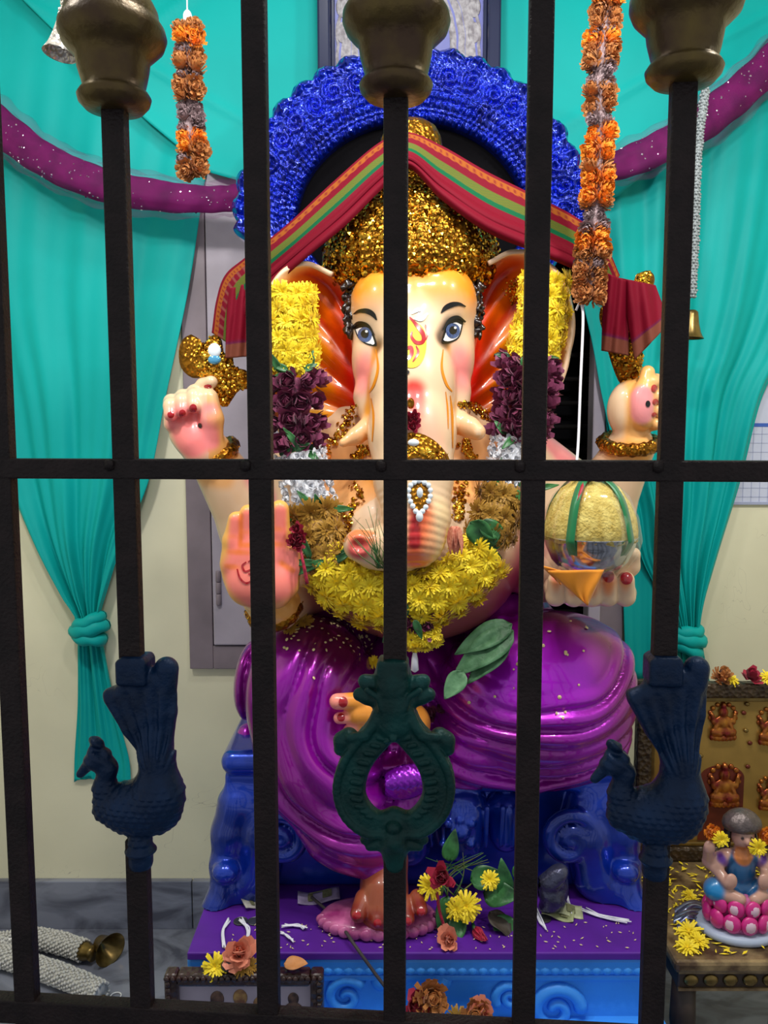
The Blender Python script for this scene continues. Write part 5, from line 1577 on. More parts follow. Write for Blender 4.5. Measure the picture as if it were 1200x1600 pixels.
V, Fc = lathe_data([(rw * .45, -hb), (rw * .62, -hb * .95), (rw * .82, -hb * .65), (rw * .95, -hb * .25), (rw, 0), (rw * 1.03, 0.002), (rw * .98, 0.001), (rw * .9, -hb * .3), (rw * .3, -hb * .85)], 40, cb, cap=False)
Fc.append(tuple(range(40))[::-1])
link('bowl', mesh('bowl', V, Fc, True, M['steel']), bowl)
ht = P(922, 748, Yc).z - cb[2]
V, Fc = lathe_data([(rw * .99, -0.004), (rw * 1.0, ht * .12), (rw * .93, ht * .35), (rw * .8, ht * .6), (rw * .62, ht * .82), (rw * .36, ht * .96), (rw * .05, ht)], 48, cb)
n_ = np.random.default_rng(3).normal(0, 0.0012, V.shape); V = V + n_
link('sweets', mesh('sweets', V, Fc, True, M['sweet']), bowl)
def ribbon(name, path, w, m, parent, side, thick=0.0006):
    path = smooth_path(path, 24); side = np.array(side, float)
    Gd = np.stack([path - side * w / 2, path + side * w / 2], 1)
    return sheet(name, Gd, m, parent, thick=thick)
for sx in (-1, 1):
    pth = []
    for k, (fr_, fz) in enumerate(((.12, 1.03), (.45, .97), (.72, .76), (.88, .52), (1.03, .08), (1.02, -.08), (.85, -.42), (.62, -.68))):
        a = -PI / 2 + sx * 0.62
        zz2 = ht * fz if fz > 0 else hb * fz * 1.0
        rr2 = rw * fr_ * 1.02 + 0.001
        pth.append(cb + np.array([rr2 * math.cos(a), rr2 * math.sin(a), zz2]))
    ribbon('ribbon', pth, 0.013, M['ribbon'], bowl, (math.cos(-PI / 2 + sx * .62 + PI / 2), math.sin(-PI / 2 + sx * .62 + PI / 2), 0.0))
    a = -PI / 2 + sx * 2.2
    ribbon('ribbon', [cb + np.array([rw * f * 1.03 * math.cos(a), rw * f * 1.03 * math.sin(a), ht * z]) for f, z in ((.12, 1.03), (.5, .95), (.88, .55), (1.03, .05))], 0.012, M['ribbon'], bowl, (math.cos(a + PI / 2), math.sin(a + PI / 2), 0))
tp = cb + np.array([0, 0, ht])
for k in range(7):
    a = k * 0.9
    ribbon('bow_loop', [tp, tp + np.array([0.02 * math.cos(a), 0.02 * math.sin(a), 0.012]), tp + np.array([0.036 * math.cos(a), 0.036 * math.sin(a), 0.002])], 0.010, M['ribbon'], bowl, (-math.sin(a), math.cos(a), .3))
for k in range(4): ball('tie', tp + np.array([-0.012 + 0.008 * k, -0.012 - .002 * (k % 2), 0.003 * (k % 2)]), 0.006, M['tie_red'], bowl, 1.2, 1, .8)
tube('tie_end', smooth_path([tp + np.array([-.014, -.014, 0]), tp + np.array([-.022, -.036, -.012]), tp + np.array([-.030, -.046, -.030])], 8), 0.0034, 8, M['tie_red'], bowl)
# wrap gathered at the top and spreading past the rim, pointed at the right
V, Fc = lathe_data([(rw * .10, ht * 1.02), (rw * .45, ht * .99), (rw * .8, ht * .72), (rw * 1.0, ht * .36), (rw * 1.09, -0.002), (rw * 1.0, -hb * .5), (rw * .72, -hb * 1.0)], 40, cb, cap=False)
th = np.arctan2(V[:, 1] - cb[1], V[:, 0] - cb[0])
kx = 1 + 0.02 * np.sin(th * 9)
V[:, 0] = cb[0] + (V[:, 0] - cb[0]) * kx; V[:, 1] = cb[1] + (V[:, 1] - cb[1]) * kx
link('plastic_wrap', mesh('plastic_wrap', V, Fc, True, M['wrap']), bowl)
# orange cloth tied in front
def cloth_tri(name, tri, Y, parent, seed):
    n = 14; Gd = np.zeros((n, n, 3))
    a, b, c = [np.array(t, float) for t in tri]
    for i in range(n):
        u = i / (n - 1)
        for j in range(n):
            v = j / (n - 1)
            q = (a * (1 - v) + b * v) * (1 - u) + c * u
            Gd[i, j] = P(q[0], q[1], Y - 0.010 * math.sin(PI * v) * (1 - u * .6) + 0.003 * math.sin(v * 9 + u * 5 + seed))
    sheet(name, Gd, M['orange_cloth'], parent, thick=0.0016)
oc = thing('orange_cloth', 'small orange cloth folded under the sweet bowl above the fingers', 'cloth', P(905, 935, 1.19))
cloth_tri('corner', ((856, 892), (944, 890), (918, 946)), 1.168, oc, 0.4)
cloth_tri('fold', ((846, 884), (884, 893), (876, 914)), 1.185, oc, 2.4)
cloth_tri('fold', ((880, 897), (938, 890), (898, 906)), 1.172, oc, 1.4)

# ------------------------------------------------------------------ purple net swags with glitter
def net_mat():
    m = mat('purple_net', srgb(104, 10, 80), 0.75, spec=0.15, sheen=0.0, var=0.35, vscale=30, dark=srgb(78, 8, 62))
    return m
M['net'] = net_mat()
M['net_veil'] = mat('purple_net_veil', srgb(140, 50, 130), 0.6, alpha=0.12)
M['glitter'] = mat('silver_glitter', (0.9, 0.85, 0.95), 0.15, 1.0)
def swag(label, pts, seed):
    root = thing('net_swag', label, 'drapery', P(*pts[len(pts) // 2][:3]), 'purple net swags')
    s = smooth_path(pts, 70)
    for nm, k, m, am in (('net', 1.0, M['net'], .05), ('net_veil', 1.35, M['net_veil'], .10)):
        V, Fc = tube_data([P(x, y, Y) for x, y, Y, h in s], [R(h * k, Y) for x, y, Y, h in s], 22)
        V = V.reshape(70, 22, 3); c = V.mean(1, keepdims=True)
        a = np.arange(22) / 22 * 2 * PI; u = np.linspace(0, 1, 70)
        w = 1 + am * np.sin(a[None, :] * 5 + 7 * u[:, None]) + am * np.sin(a[None, :] * 9 - 11 * u[:, None] + seed) + am * .7 * np.sin(u[:, None] * 60 + a[None] * 3)
        V = c + (V - c) * w[..., None]
        V[..., 1] = c[..., 1] + (V[..., 1] - c[..., 1]) * 0.6
        o = link(nm, mesh(nm, V.reshape(-1, 3), Fc, True, m), root)
        if nm == 'net':
            p, n = scatter(V.reshape(-1, 3), [f for f in Fc if len(f) == 4], 160, seed, lambda c, q: 1.0 * (q[:, 1] < 0.3))
            g = sequins('glitter', p, n, 0.0017, M['glitter'], o, .6, seed); g['kind'] = 'stuff'
swag('purple glitter net swag across the teal curtain at left', [(-60, 150, 1.80, 26), (0, 200, 1.80, 26), (70, 250, 1.79, 25), (160, 288, 1.78, 24), (260, 307, 1.77, 22), (340, 312, 1.76, 19), (378, 308, 1.75, 18)], 3)
swag('purple glitter net swag rising across the teal curtain at right', [(890, 278, 1.75, 12), (930, 268, 1.76, 16), (990, 250, 1.77, 22), (1060, 215, 1.78, 25), (1130, 165, 1.79, 26), (1200, 105, 1.80, 26), (1260, 50, 1.80, 26)], 5)
# ------------------------------------------------------------------ pictures, table, figurine and small things
def on(px, py, z):
    d = ray(px, py); t = (z - CAMZ) / d.z
    return Vector((d.x * t, d.y * t, z))

def frame_box(root, x0, x1, z0, z1, Y, w, d, m, bev=0.003, lean=0.0, name='frame_side'):
    for lo, hi in (((x0, z0), (x0 + w, z1)), ((x1 - w, z0), (x1, z1)), ((x0 + w, z0), (x1 - w, z0 + w)), ((x0 + w, z1 - w), (x1 - w, z1))):
        c = ((lo[0] + hi[0]) / 2, Y, (lo[1] + hi[1]) / 2)
        link(name, box_mesh(name, c, ((hi[0] - lo[0]) / 2, d / 2, (hi[1] - lo[1]) / 2), bev, mat=m), root)

# picture hung above the throne
M['navy'] = mat('navy_frame', srgb(26, 32, 64), 0.25, coat=0.5)
M['print'] = mat('lavender_print', srgb(104, 108, 172), 0.4, var=0.12, vscale=12)
M['print_arch'] = mat('silver_print', srgb(166, 162, 166), 0.5, var=0.45, vscale=90, bump=0.6, bscale=90, dark=srgb(116, 110, 116))
Yp = YW - 0.105
fp = thing('framed_picture', 'tall navy framed picture with a silver arch on the wall above the throne', 'picture', P(638, 210, Yp))
x0, x1 = P(496, 60, Yp).x, P(782, 60, Yp).x; z0, z1 = P(640, 240, Yp).z, P(640, -160, Yp).z
frame_box(fp, x0, x1, z0, z1, Yp, R(20, Yp), 0.028, M['navy'], 0.005)
frame_box(fp, x0 + R(20, Yp), x1 - R(20, Yp), z0 + R(20, Yp), z1 - R(20, Yp), Yp + .004, R(6, Yp), 0.014, M['navy'], 0.002, name='frame_lip')
link('print', box_mesh('print', ((x0 + x1) / 2, Yp + 0.006, (z0 + z1) / 2), ((x1 - x0) / 2 - R(22, Yp), 0.003, (z1 - z0) / 2 - R(22, Yp)), mat=M['print']), fp)
ac = P(638, 70, Yp)
def arch_plate(rx0, rx1, n=70):
    Gd = np.zeros((n, 9, 3))
    for i in range(n):
        a = -0.55 + (PI + 1.1) * i / (n - 1)
        for j in range(9):
            s = j / 8
            sc = 0.07 * abs(math.sin(a * 11)) * s
            rx = R(rx0 + (rx1 - rx0) * (s + sc), Yp)
            Gd[i, j] = (ac.x + rx * math.cos(a), Yp + 0.0025 - 0.002 * math.sin(s * 20), ac.z + rx * 1.45 * math.sin(a))
    return Gd
sheet('print_arch', arch_plate(62, 106), M['print_arch'], fp, thick=0.001)
for sx in (-1, 1):
    for yy in (-5, 35):
        ball('print_figure', (ac.x + sx * R(98, Yp), Yp + 0.002, P(0, yy + 15, Yp).z), 0.016, M['print_arch'], fp, .8, .06, 1.3)
tube('hanging_cord', [(x0 + .1, Yp + .01, z1), ((x0 + x1) / 2, Yp + 0.02, z1 + 0.15), (x1 - .1, Yp + .01, z1)], 0.002, 6, M['black'], fp)

# small carved frame standing before the plinth
M['carved'] = mat('dark_carved_wood', srgb(58, 34, 30), 0.35, var=0.5, vscale=60, bump=0.7, bscale=110, bkind='vor', coat=0.3)
M['print2'] = mat('pale_mauve_print', srgb(176, 164, 180), 0.25, var=0.22, vscale=14, coat=0.4)
M['print_fig'] = mat('brown_print_figure', srgb(112, 82, 66), 0.4, var=0.6, vscale=120, dark=srgb(54, 36, 34))
M['print_gold'] = mat('gold_print_figure', srgb(176, 140, 82), 0.4, var=0.6, vscale=120, dark=srgb(110, 70, 50))
Yf = 1.105
ff = thing('framed_print', 'dark carved frame with a pale figure print at the plinth front', 'picture', P(382, 1600, Yf))
x0, x1 = P(259, 1540, Yf).x, P(506, 1540, Yf).x; z1 = P(380, 1516, Yf).z; z0 = ZS + 0.001
frame_box(ff, x0, x1, z0, z1, Yf, R(22, Yf), 0.022, M['carved'], 0.004)
n = 26
for i in range(n):
    x = x0 + (x1 - x0) * (i + .5) / n
    ball('carved_leaf', (x, Yf - 0.011, z1 - 0.006), 0.005, M['carved'], ff, .9, .5, .9, 6)
for i in range(9):
    for xx in (x0 + .006, x1 - .006): ball('carved_leaf', (xx, Yf - 0.011, z1 - 0.014 - i * .0105), 0.005, M['carved'], ff, .9, .5, .9, 6)
link('print', box_mesh('print', ((x0 + x1) / 2, Yf + 0.004, (z0 + z1) / 2), ((x1 - x0) / 2 - R(16, Yf), 0.002, (z1 - z0) / 2 - R(16, Yf)), mat=M['print2']), ff)
link('print_border', box_mesh('print_border', ((x0 + x1) / 2, Yf - 0.0005, z1 - R(20, Yf)), ((x1 - x0) / 2 - R(20, Yf), 0.001, 0.0012), mat=M['gold']), ff)
for px_, py_, mm, k in ((339, 1562, 'print_fig', 1.0), (375, 1560, 'print_gold', 1.05), (405, 1570, 'print_gold', .9), (458, 1562, 'print_fig', .8)):
    c = P(px_, py_, Yf)
    ball('print_figure', (c.x, Yf + 0.0015, c.z), 0.011 * k, M[mm], ff, .9, .08, 1.1)
    ball('print_figure', (c.x, Yf + 0.0012, c.z - 0.022 * k), 0.016 * k, M[mm], ff, 1.1, .06, 1.0)

# calendar on the right wall
M['paper'] = mat('calendar_paper', srgb(206, 210, 232), 0.6)
cal = thing('wall_calendar', 'pale wall calendar sheet with a blue ruled grid at right edge', 'calendar', P(1185, 785, YW - 0.004))
cx0, cx1 = P(1128, 700, YW).x, P(1290, 700, YW).x; cz0, cz1 = P(1180, 786, YW).z, P(1180, 540, YW).z
link('sheet', box_mesh('sheet', ((cx0 + cx1) / 2, YW - 0.003, (cz0 + cz1) / 2), ((cx1 - cx0) / 2, 0.002, (cz1 - cz0) / 2), mat=M['paper']), cal)
M['blue_ink'] = mat('blue_ink', srgb(60, 100, 190), 0.6); M['grey_ink'] = mat('grey_ink', srgb(170, 176, 206), 0.6)
zl = P(1180, 664, YW).z
link('blue_line', box_mesh('blue_line', ((cx0 + cx1) / 2, YW - 0.0056, zl), ((cx1 - cx0) / 2 - .004, 0.0004, 0.004), mat=M['blue_ink']), cal)
for i in range(1, 9): link('grid_line', box_mesh('grid_line', ((cx0 + cx1) / 2, YW - 0.0054, zl - i * .0205), ((cx1 - cx0) / 2 - .004, 0.0003, 0.0006), mat=M['grey_ink']), cal)
for i in range(12): link('grid_line', box_mesh('grid_line', (cx0 + .012 + i * .019, YW - 0.0054, (zl + cz0) / 2), (0.0006, 0.0003, (zl - cz0) / 2 - .004), mat=M['grey_ink']), cal)
0 and link('top_binding', box_mesh('top_binding', ((cx0 + cx1) / 2, YW - 0.006, cz1), ((cx1 - cx0) / 2 + .002, 0.004, 0.008), 0.002, mat=M['blue_ink']), cal)
link('bottom_edge', box_mesh('bottom_edge', ((cx0 + cx1) / 2, YW - 0.005, cz0), ((cx1 - cx0) / 2, 0.003, 0.003), mat=M['grey_ink']), cal)

# ---- pearl strands with bell ends
M['pearl'] = mat('pearl_bead', srgb(214, 212, 206), 0.35, coat=0.4)
M['greybead'] = mat('grey_bead', srgb(150, 158, 160), 0.5)
M['silver'] = mat('woven_silver', srgb(214, 206, 196), 0.25, 0.6, bump=1.0, bscale=150, bkind='vor')
M['bellgold'] = mat('dull_gold_bell', srgb(140, 116, 66), 0.3, 0.85, var=0.4, vscale=60)
bead_me = {}
def bead_rope(path, rad, root, seed, step=0.0075, br=0.0046, m='pearl', max_named=0):
    """rope of packed beads around a core: one counted mass"""
    path = np.asarray(path); L = np.concatenate([[0], np.cumsum(np.linalg.norm(np.diff(path, axis=0), axis=1))])
    r = np.random.default_rng(seed); ds = []
    T = np.gradient(path, axis=0)
    k = 0
    nb = max(5, int(2 * PI * rad / (br * 2.0)))
    for t in np.arange(0, L[-1], step):
        p = np.array([np.interp(t, L, path[:, c]) for c in range(3)]); tn = np.array([np.interp(t, L, T[:, c]) for c in range(3)]); tn /= np.linalg.norm(tn) + 1e-9
        u = np.cross(tn, [0.1, 0.3, 1]); u /= np.linalg.norm(u); w = np.cross(tn, u)
        for j in range(nb):
            a = 2 * PI * (j + .5 * (k % 2)) / nb
            c = p + rad * (math.cos(a) * u + math.sin(a) * w) + r.normal(0, .0006, 3)
            b = br * r.uniform(.85, 1.15)
            V = np.array([(0, 0, 1), (.94, 0, .33), (-.47, .82, .33), (-.47, -.82, .33), (.47, .82, -.33), (.47, -.82, -.33), (-.94, 0, -.33), (0, 0, -1)]) * b + c
            F_ = [(0, 1, 2), (0, 2, 3), (0, 3, 1), (1, 4, 2), (1, 5, 4), (2, 6, 3), (2, 4, 6), (3, 5, 1), (3, 6, 5), (7, 4, 5), (7, 6, 4), (7, 5, 6)]
            ds.append((V, F_))
        k += 1
    V, F_ = merge(ds)
    o = link('beads', mesh('beads', V, F_, True, M[m]), root); o['kind'] = 'stuff'
    V, F_ = tube_data(path, rad * .95, 10); link('rope_core', mesh('rope_core', V, F_, True, M[m]), root)
def bell(root, c, axis, r, L, m_out, m_in, name='bell'):
    prof = [(r * .28, L), (r * .45, L * .93), (r * .5, L * .8), (r * .6, L * .5), (r * .78, L * .2), (r * 1.0, 0.0), (r * 1.04, -.001), (r * .95, .002), (r * .7, L * .25), (r * .45, L * .6), (r * .05, L * .8)]
    V, F_ = lathe_data(prof, 28, (0, 0, 0), cap=False)
    q = np.array(Vector(axis).to_track_quat('Z', 'Y').to_matrix())
    V = V @ q.T + np.array(c)
    return link(name, mesh(name, V, F_, True, m_out), root)
fl = thing('bead_garland', 'white bead garland with brass bell lying on the marble floor', 'garland', on(60, 1500, 0))
g1 = [on(-60, 1480, 0.026), on(0, 1474, 0.027), on(50, 1466, 0.027), on(95, 1474, 0.027), on(130, 1485, 0.027)]
g2 = [on(-60, 1490, 0.026), on(0, 1494, 0.027), on(60, 1512, 0.027), on(110, 1530, 0.027), on(158, 1552, 0.024)]
bead_rope(smooth_path(g1, 40), 0.022, fl, 1); bead_rope(smooth_path(g2, 40), 0.022, fl, 2)
ax = (g1[-2] - g1[-1]).normalized()
V, F_ = lathe_data([(0.022, 0), (0.02, .01), (.016, .022), (.018, .03)], 16, (0, 0, 0)); q = np.array((-ax).to_track_quat('Z', 'Y').to_matrix())
link('bell_cap', mesh('bell_cap', V @ q.T + np.array(g1[-1]), F_, True, M['bellgold']), fl)
bc = Vector(on(172, 1484, 0.036)); bell(fl, bc, (ax.x, ax.y + .35, .05), 0.036, 0.045, M['bellgold'], None)
e = g2[-1]; d2 = (g2[-1] - g2[-2]).normalized()
for i in range(4): ball('end_bead', e + d2 * (0.006 + i * .007) + Vector((0, 0, -.008 - .002 * i)), 0.006 - .0006 * i, M['bellgold'], fl)
rc_ = on(181, 1556, 0.004); th = np.linspace(0, 2 * PI, 24)
V, F_ = tube_data(np.stack([rc_.x + .011 * np.cos(th), rc_.y + .011 * np.sin(th), np.full(24, .004)], 1), .0014, 6, False); link('ring', mesh('ring', V, F_, True, M['white']), fl)
# hanging strand at top left, ending in a woven silver bell
hl = thing('bell_strand', 'silver woven strand ending in a bell at the top left corner', 'hanging ornament', P(95, 90, 1.0))
tube('cord', [P(128, -68, 1.0), (P(128, -68, 1.0).x, 1.0, 2.5)], .0012, 6, M['thread'], hl)
bead_rope(smooth_path([P(128, -70, 1.0), P(116, -10, 1.0), P(106, 25, 1.0), P(101, 40, 1.0)], 14), 0.0085, hl, 5, .005, .003, 'silver')
bell(hl, P(93, 84, 1.0), (.18, 0.1, 1), 0.0185, 0.045, M['silver'], None)
hr = thing('bell_strand', 'grey pearl strand with a small bell beside the right gate bar', 'hanging ornament', P(1083, 528, 1.70))
bead_rope(smooth_path([P(1102, 140, 1.70), P(1090, 240, 1.70), P(1086, 360, 1.70), P(1081, 465, 1.70)], 24), 0.007, hr, 6, .006, .0036, 'greybead')
tube('cord', [P(1102, 142, 1.70), P(1103, -20, 1.70), (P(1103, -20, 1.70).x, 1.70, 2.5)], .0015, 6, M['thread'], hr)
bell(hr, P(1078, 528, 1.70), (0.05, 0, 1), 0.026, 0.055, M['bellgold'], None)

# ---- low table at right with gold relief panel and figurine
ZT = P(1100, 1500, 1.20).z
tb = thing('low_table', 'low gold patterned stool table at right edge of the shrine', 'table', (P(1130, 1500, 1.3).x, 1.36, 0))
M['table'] = mat('worn_gold_table', srgb(158, 134, 94), 0.4, 0.3, var=0.5, vscale=30, bump=0.3, bscale=90, dark=srgb(78, 58, 40))
M['table_dark'] = mat('dark_table_wood', srgb(60, 44, 34), 0.5, var=0.4, vscale=40)
tx0, tx1 = P(1054, 1500, 1.2).x, P(1054, 1500, 1.2).x + 0.42
link('table_top', box_mesh('table_top', ((tx0 + tx1) / 2, 1.365, ZT - 0.010), ((tx1 - tx0) / 2, 0.17, 0.010), 0.006, mat=M['table']), tb)
link('apron', box_mesh('apron', ((tx0 + tx1) / 2, 1.365, ZT - 0.036), ((tx1 - tx0) / 2 - .008, 0.16, 0.016), 0.003, mat=M['table_dark']), tb)
for i in range(13):
    ball('carved_boss', (tx0 + .028 + i * .0305, 1.204, ZT - 0.036), 0.011, M['bellgold'], tb, 1.1, .4, .9, 10)
for z in (ZT - .022, ZT - .05): link('apron_line', box_mesh('apron_line', ((tx0 + tx1) / 2, 1.2035, z), ((tx1 - tx0) / 2 - .008, 0.002, 0.002), mat=M['table']), tb)
for xx in (tx0 + .025, tx1 - .025):
    for yy in (1.225, 1.505):
        V, F_ = lathe_data([(.017, 0), (.019, .01), (.013, .03), (.017, .08), (.019, .16), (.014, .22), (.02, .27), (.018, ZT - .05)], 14, (xx, yy, 0))
        link('leg', mesh('leg', V, F_, True, M['table_dark']), tb)
# panel
Yg = 1.50
gp = thing('relief_panel', 'framed gold relief panel of small seated figures standing on the low table', 'picture', P(1120, 1345, Yg))
M['goldpanel'] = mat('gold_foil_panel', srgb(178, 142, 70), 0.35, 0.6, var=0.3, vscale=12)
M['goldrelief'] = mat('red_gold_relief', srgb(186, 122, 46), 0.28, 0.8, var=0.6, vscale=50, dark=srgb(120, 34, 36))
M['redniche'] = mat('red_brown_niche', srgb(112, 44, 26), 0.4, 0.4, var=0.4, vscale=25)
M['antique'] = mat('antique_frame', srgb(74, 58, 40), 0.4, 0.4, var=0.5, vscale=60, bump=0.8, bscale=120, bkind='vor')
x0, x1 = P(992, 1200, Yg).x, P(992, 1200, Yg).x + R(330, Yg); z0, z1 = ZT + .0005, P(1120, 1066, Yg).z
frame_box(gp, x0, x1, z0, z1, Yg, R(24, Yg), 0.026, M['antique'], 0.005)
frame_box(gp, x0 + R(24, Yg), x1 - R(24, Yg), z0 + R(24, Yg), z1 - R(24, Yg), Yg + .002, R(7, Yg), 0.016, M['bellgold'], 0.002, name='frame_lip')
link('panel', box_mesh('panel', ((x0 + x1) / 2, Yg + 0.008, (z0 + z1) / 2), ((x1 - x0) / 2 - R(22, Yg), 0.004, (z1 - z0) / 2 - R(22, Yg)), mat=M['goldpanel']), gp)
# one seated relief figure with halo, lotus and four arms, shared by the medallions
rf = Field((-.034, -.02, -.04), (.034, .012, .04), 0.0014)
rf.ell((0, 0, .018), (.0085, .008, .010), .003); rf.ell((0, 0, -.002), (.010, .008, .014), .004); rf.ell((0, 0, .030), (.005, .006, .007), .002)
for s in (-1, 1):
    rf.chain([((s * .008, 0, .006), .0045), ((s * .018, -.002, 0), .004), ((s * .021, -.002, .014), .0035)], .003)
    rf.chain([((s * .007, 0, .004), .0045), ((s * .015, -.004, -.010), .004)], .003)
    rf.chain([((0, 0, -.016), .007), ((s * .017, -.003, -.019), .007), ((s * .006, -.006, -.022), .005)], .003)
for k in range(9):
    a = -.25 + (PI + .5) * k / 8; rf.ell((.024 * math.cos(a), .003, .012 + .022 * math.sin(a)), (.0045, .004, .0045), .002)
for k in range(7): rf.ell((-.021 + .007 * k, -.002, -.031 + .0007 * (k - 3) ** 2 * .3), (.0045, .006, .006), .002)
rv, rq = rf.surface(); rme = mesh('relief_figure', rv, rq, True, M['goldrelief'])
def relief(px_, py_, s):
    o = link('relief_figure', rme, gp); o.location = P(px_, py_, Yg - 0.0) ; o.scale = (s, .7, s); return o
relief(1130, 1128, 1.0); relief(1206, 1135, 1.0); relief(1060, 1128, 1.0); relief(1204, 1240, .9); relief(1050, 1240, .9); relief(1206, 1320, .9)
# arched central niche
nz0, nz1 = P(1128, 1330, Yg).z, P(1128, 1190, Yg).z
for k, (m_, hw, top, yo) in enumerate(((M['goldrelief'], R(46, Yg), 0.0, 0.0045), (M['redniche'], R(36, Yg), -.008, 0.003))):
    cx_ = P(1130, 1200, Yg).x
    ol = [(cx_ - hw, nz0)] + [(cx_ + hw * math.cos(a), nz1 + top - hw * .6 + hw * .6 * math.sin(a)) for a in np.linspace(PI, 0, 18)] + [(cx_ + hw, nz0)]
    nn_ = len(ol); V = [(x, Yg + yo, z) for x, z in ol] + [(x, Yg + .006, z) for x, z in ol]
    F_ = [tuple(range(nn_))] + [(i, i + 1, nn_ + i + 1, nn_ + i) for i in range(nn_ - 1)]
    link('niche', mesh('niche', V, F_, False, m_), gp)
relief(1132, 1228, 1.15)
r = random.Random(12)
for i in range(10):
    ball('foil_boss', P(r.choice([1075, 1092, 1166, 1170, 1100, 1160]) + r.uniform(-5, 5), 1100 + i * 20 + r.uniform(-6, 6), Yg + .001), .004, M['redniche'] if i % 2 else M['bellgold'], gp, 1.2, .6, 1)
# flowers lying along the panel's top edge
zt_ = z1 + .006
for k, (px_, kd, lab, sz) in enumerate(((1126, 'mari_dry', 'dried orange flower on top of the relief panel frame', .018), (1142, 'mum', 'small yellow flower on top of the relief panel frame', .013), (1170, 'hib', 'crimson flower on top of the relief panel frame', .022), (1199, 'mum', 'yellow flower at the right end of the relief panel frame', .015))):
    if kd == 'hib': unit['hib']
    o = flower(kd, (P(px_, 1055, Yg).x, Yg - .004, zt_ + (.004 if k != 1 else 0)), (r.uniform(-.3, .3), -.6, .9), sz, None, 'loose_flower', r)
    tag(o, lab, 'flower', 'flowers on the relief panel')

# figurine on lotus
fc = on(1152, 1452, ZT); fx, fy = fc.x, fc.y
fg = thing('lotus_figurine', 'small painted goddess figurine seated on a pink lotus', 'figurine', (fx, fy, ZT))
M['figskin'] = mat('figurine_paint', rough=0.3, coat=0.4, attr=True)
M['figbase'] = mat('pale_blue_base', srgb(170, 182, 204), 0.4)
V, F_ = lathe_data([(.062, 0), (.066, .004), (.066, .010), (.06, .014)], 36, (fx, fy, ZT + .0005), 1, .8); link('base_disc', mesh('base_disc', V, F_, True, M['figbase']), fg)
sc_ = R(1, fy)
zf = lambda y: P(1152, y, fy).z
V, F_ = lathe_data([(.045, 0), (.05, .012), (.043, .03), (.046, .04), (.04, .058)], 28, (fx, fy, ZT + .014), 1, .85); link('lotus_core', mesh('lotus_core', V, F_, True, M['pink']), fg)
M['petal_pink'] = mat('pink_edged_petal', srgb(206, 40, 130), 0.35, coat=0.3); M['petal_pale'] = mat('pale_petal', srgb(226, 188, 206), 0.35, coat=0.3)
for row, (n, rr2, z, s, up) in enumerate(((12, .050, .022, .015, -.25), (11, .046, .046, .014, .35))):
    for k in range(n):
        a = 2 * PI * k / n + row * .28
        c = Vector((fx + rr2 * math.cos(a), fy + rr2 * .85 * math.sin(a), ZT + .014 + z - .004))
        o = ball('petal', c, s, M['petal_pink'], fg, .95, .5, 1.05, 10)
        nrm = Vector((math.cos(a), math.sin(a), 0)); o2c = c + nrm * s * .55
        # rotate petal to face outward
        for ob in (o,):
            ob.data.transform(Matrix.Translation(c) @ Matrix.Rotation(a + PI / 2, 4, 'Z') @ Matrix.Translation(-c))
        oi = ball('petal_face', c + nrm * s * .2, s * .72, M['petal_pale'], o, .9, .5, 1.0, 10)
        oi.data.transform(Matrix.Translation(c) @ Matrix.Rotation(a + PI / 2, 4, 'Z') @ Matrix.Translation(-c))
zl0 = ZT + .068
FS = Field((fx - .085, fy - .06, zl0 - .012), (fx + .085, fy + .05, zl0 + .155), 0.0016)
fa = lambda x, y, z: np.array([fx + x, fy + y, zl0 + z])
FS.ell(fa(0, 0, .032), (.024, .018, .034), .008)
FS.chain([(fa(0, 0, .06), .016), (fa(0, 0, .078), .009)], .006)
FS.ell(fa(0, -.004, .094), (.0175, .018, .021), .004)
FS.ell(fa(0, -.022, .091), (.0035, .004, .005), .003)
for s in (-1, 1):
    FS.chain([(fa(0, 0, .004), .018), (fa(s * .042, -.008, .006), .017), (fa(s * .012, -.03, .002), .010)], .006)
    FS.chain([(fa(s * .02, 0, .058), .011), (fa(s * .042, -.002, .04), .009), (fa(s * .03, -.024, .026), .009)], .005)
    FS.chain([(fa(s * .02, .004, .058), .010), (fa(s * .05, .004, .046), .009), (fa(s * .054, -.006, .072), .009)], .005)
    FS.ell(fa(s * .026, -.028, .03), (.010, .006, .013), .003); FS.ell(fa(s * .055, -.01, .078), (.009, .006, .011), .003)
v, q = FS.surface()
c = np.tile(np.array(srgb(196, 150, 132)), (len(v), 1))
c = mixc(c, srgb(30, 84, 130), near(v, [fa(0, -.01, .02), fa(0, -.01, .05)], .006, .022))
c = mixc(c, srgb(24, 130, 190), near(v, [fa(-.042, -.01, .006)], .006, .017)); c = mixc(c, srgb(24, 130, 190), near(v, [fa(.042, -.01, .006)], .006, .017))
for s in (-1, 1): c = mixc(c, srgb(90, 40, 140), near(v, [fa(s * .03, 0, .052)], .004, .010))
c = mixc(c, srgb(200, 120, 60), near(v, [fa(0, -.015, .066)], .006, .014))
for s in (-1, 1): c = mixc(c, srgb(40, 20, 24), near(v, [fa(s * .0075, -.021, .097)], .0015, .0022))
c = mixc(c, srgb(170, 30, 40), near(v, [fa(0, -.022, .083)], .0015, .0022)); c = mixc(c, srgb(150, 20, 40), near(v, [fa(0, -.022, .105)], .0015, .002))
me = mesh('figure', v, q, True, M['figskin']); set_col(me, c); link('figure', me, fg)
M['figcrown'] = mat('grey_bronze_crown', srgb(112, 100, 98), 0.35, 0.5, var=0.4, vscale=60, bump=0.5, bscale=140)
V, F_ = lathe_data([(.0205, 0), (.029, .003), (.031, .010), (.029, .018), (.022, .026), (.014, .031), (.007, .0335), (.001, .0345)], 24, fa(0, .001, .102), 1, .85); link('crown', mesh('crown', V, F_, True, M['figcrown']), fg)
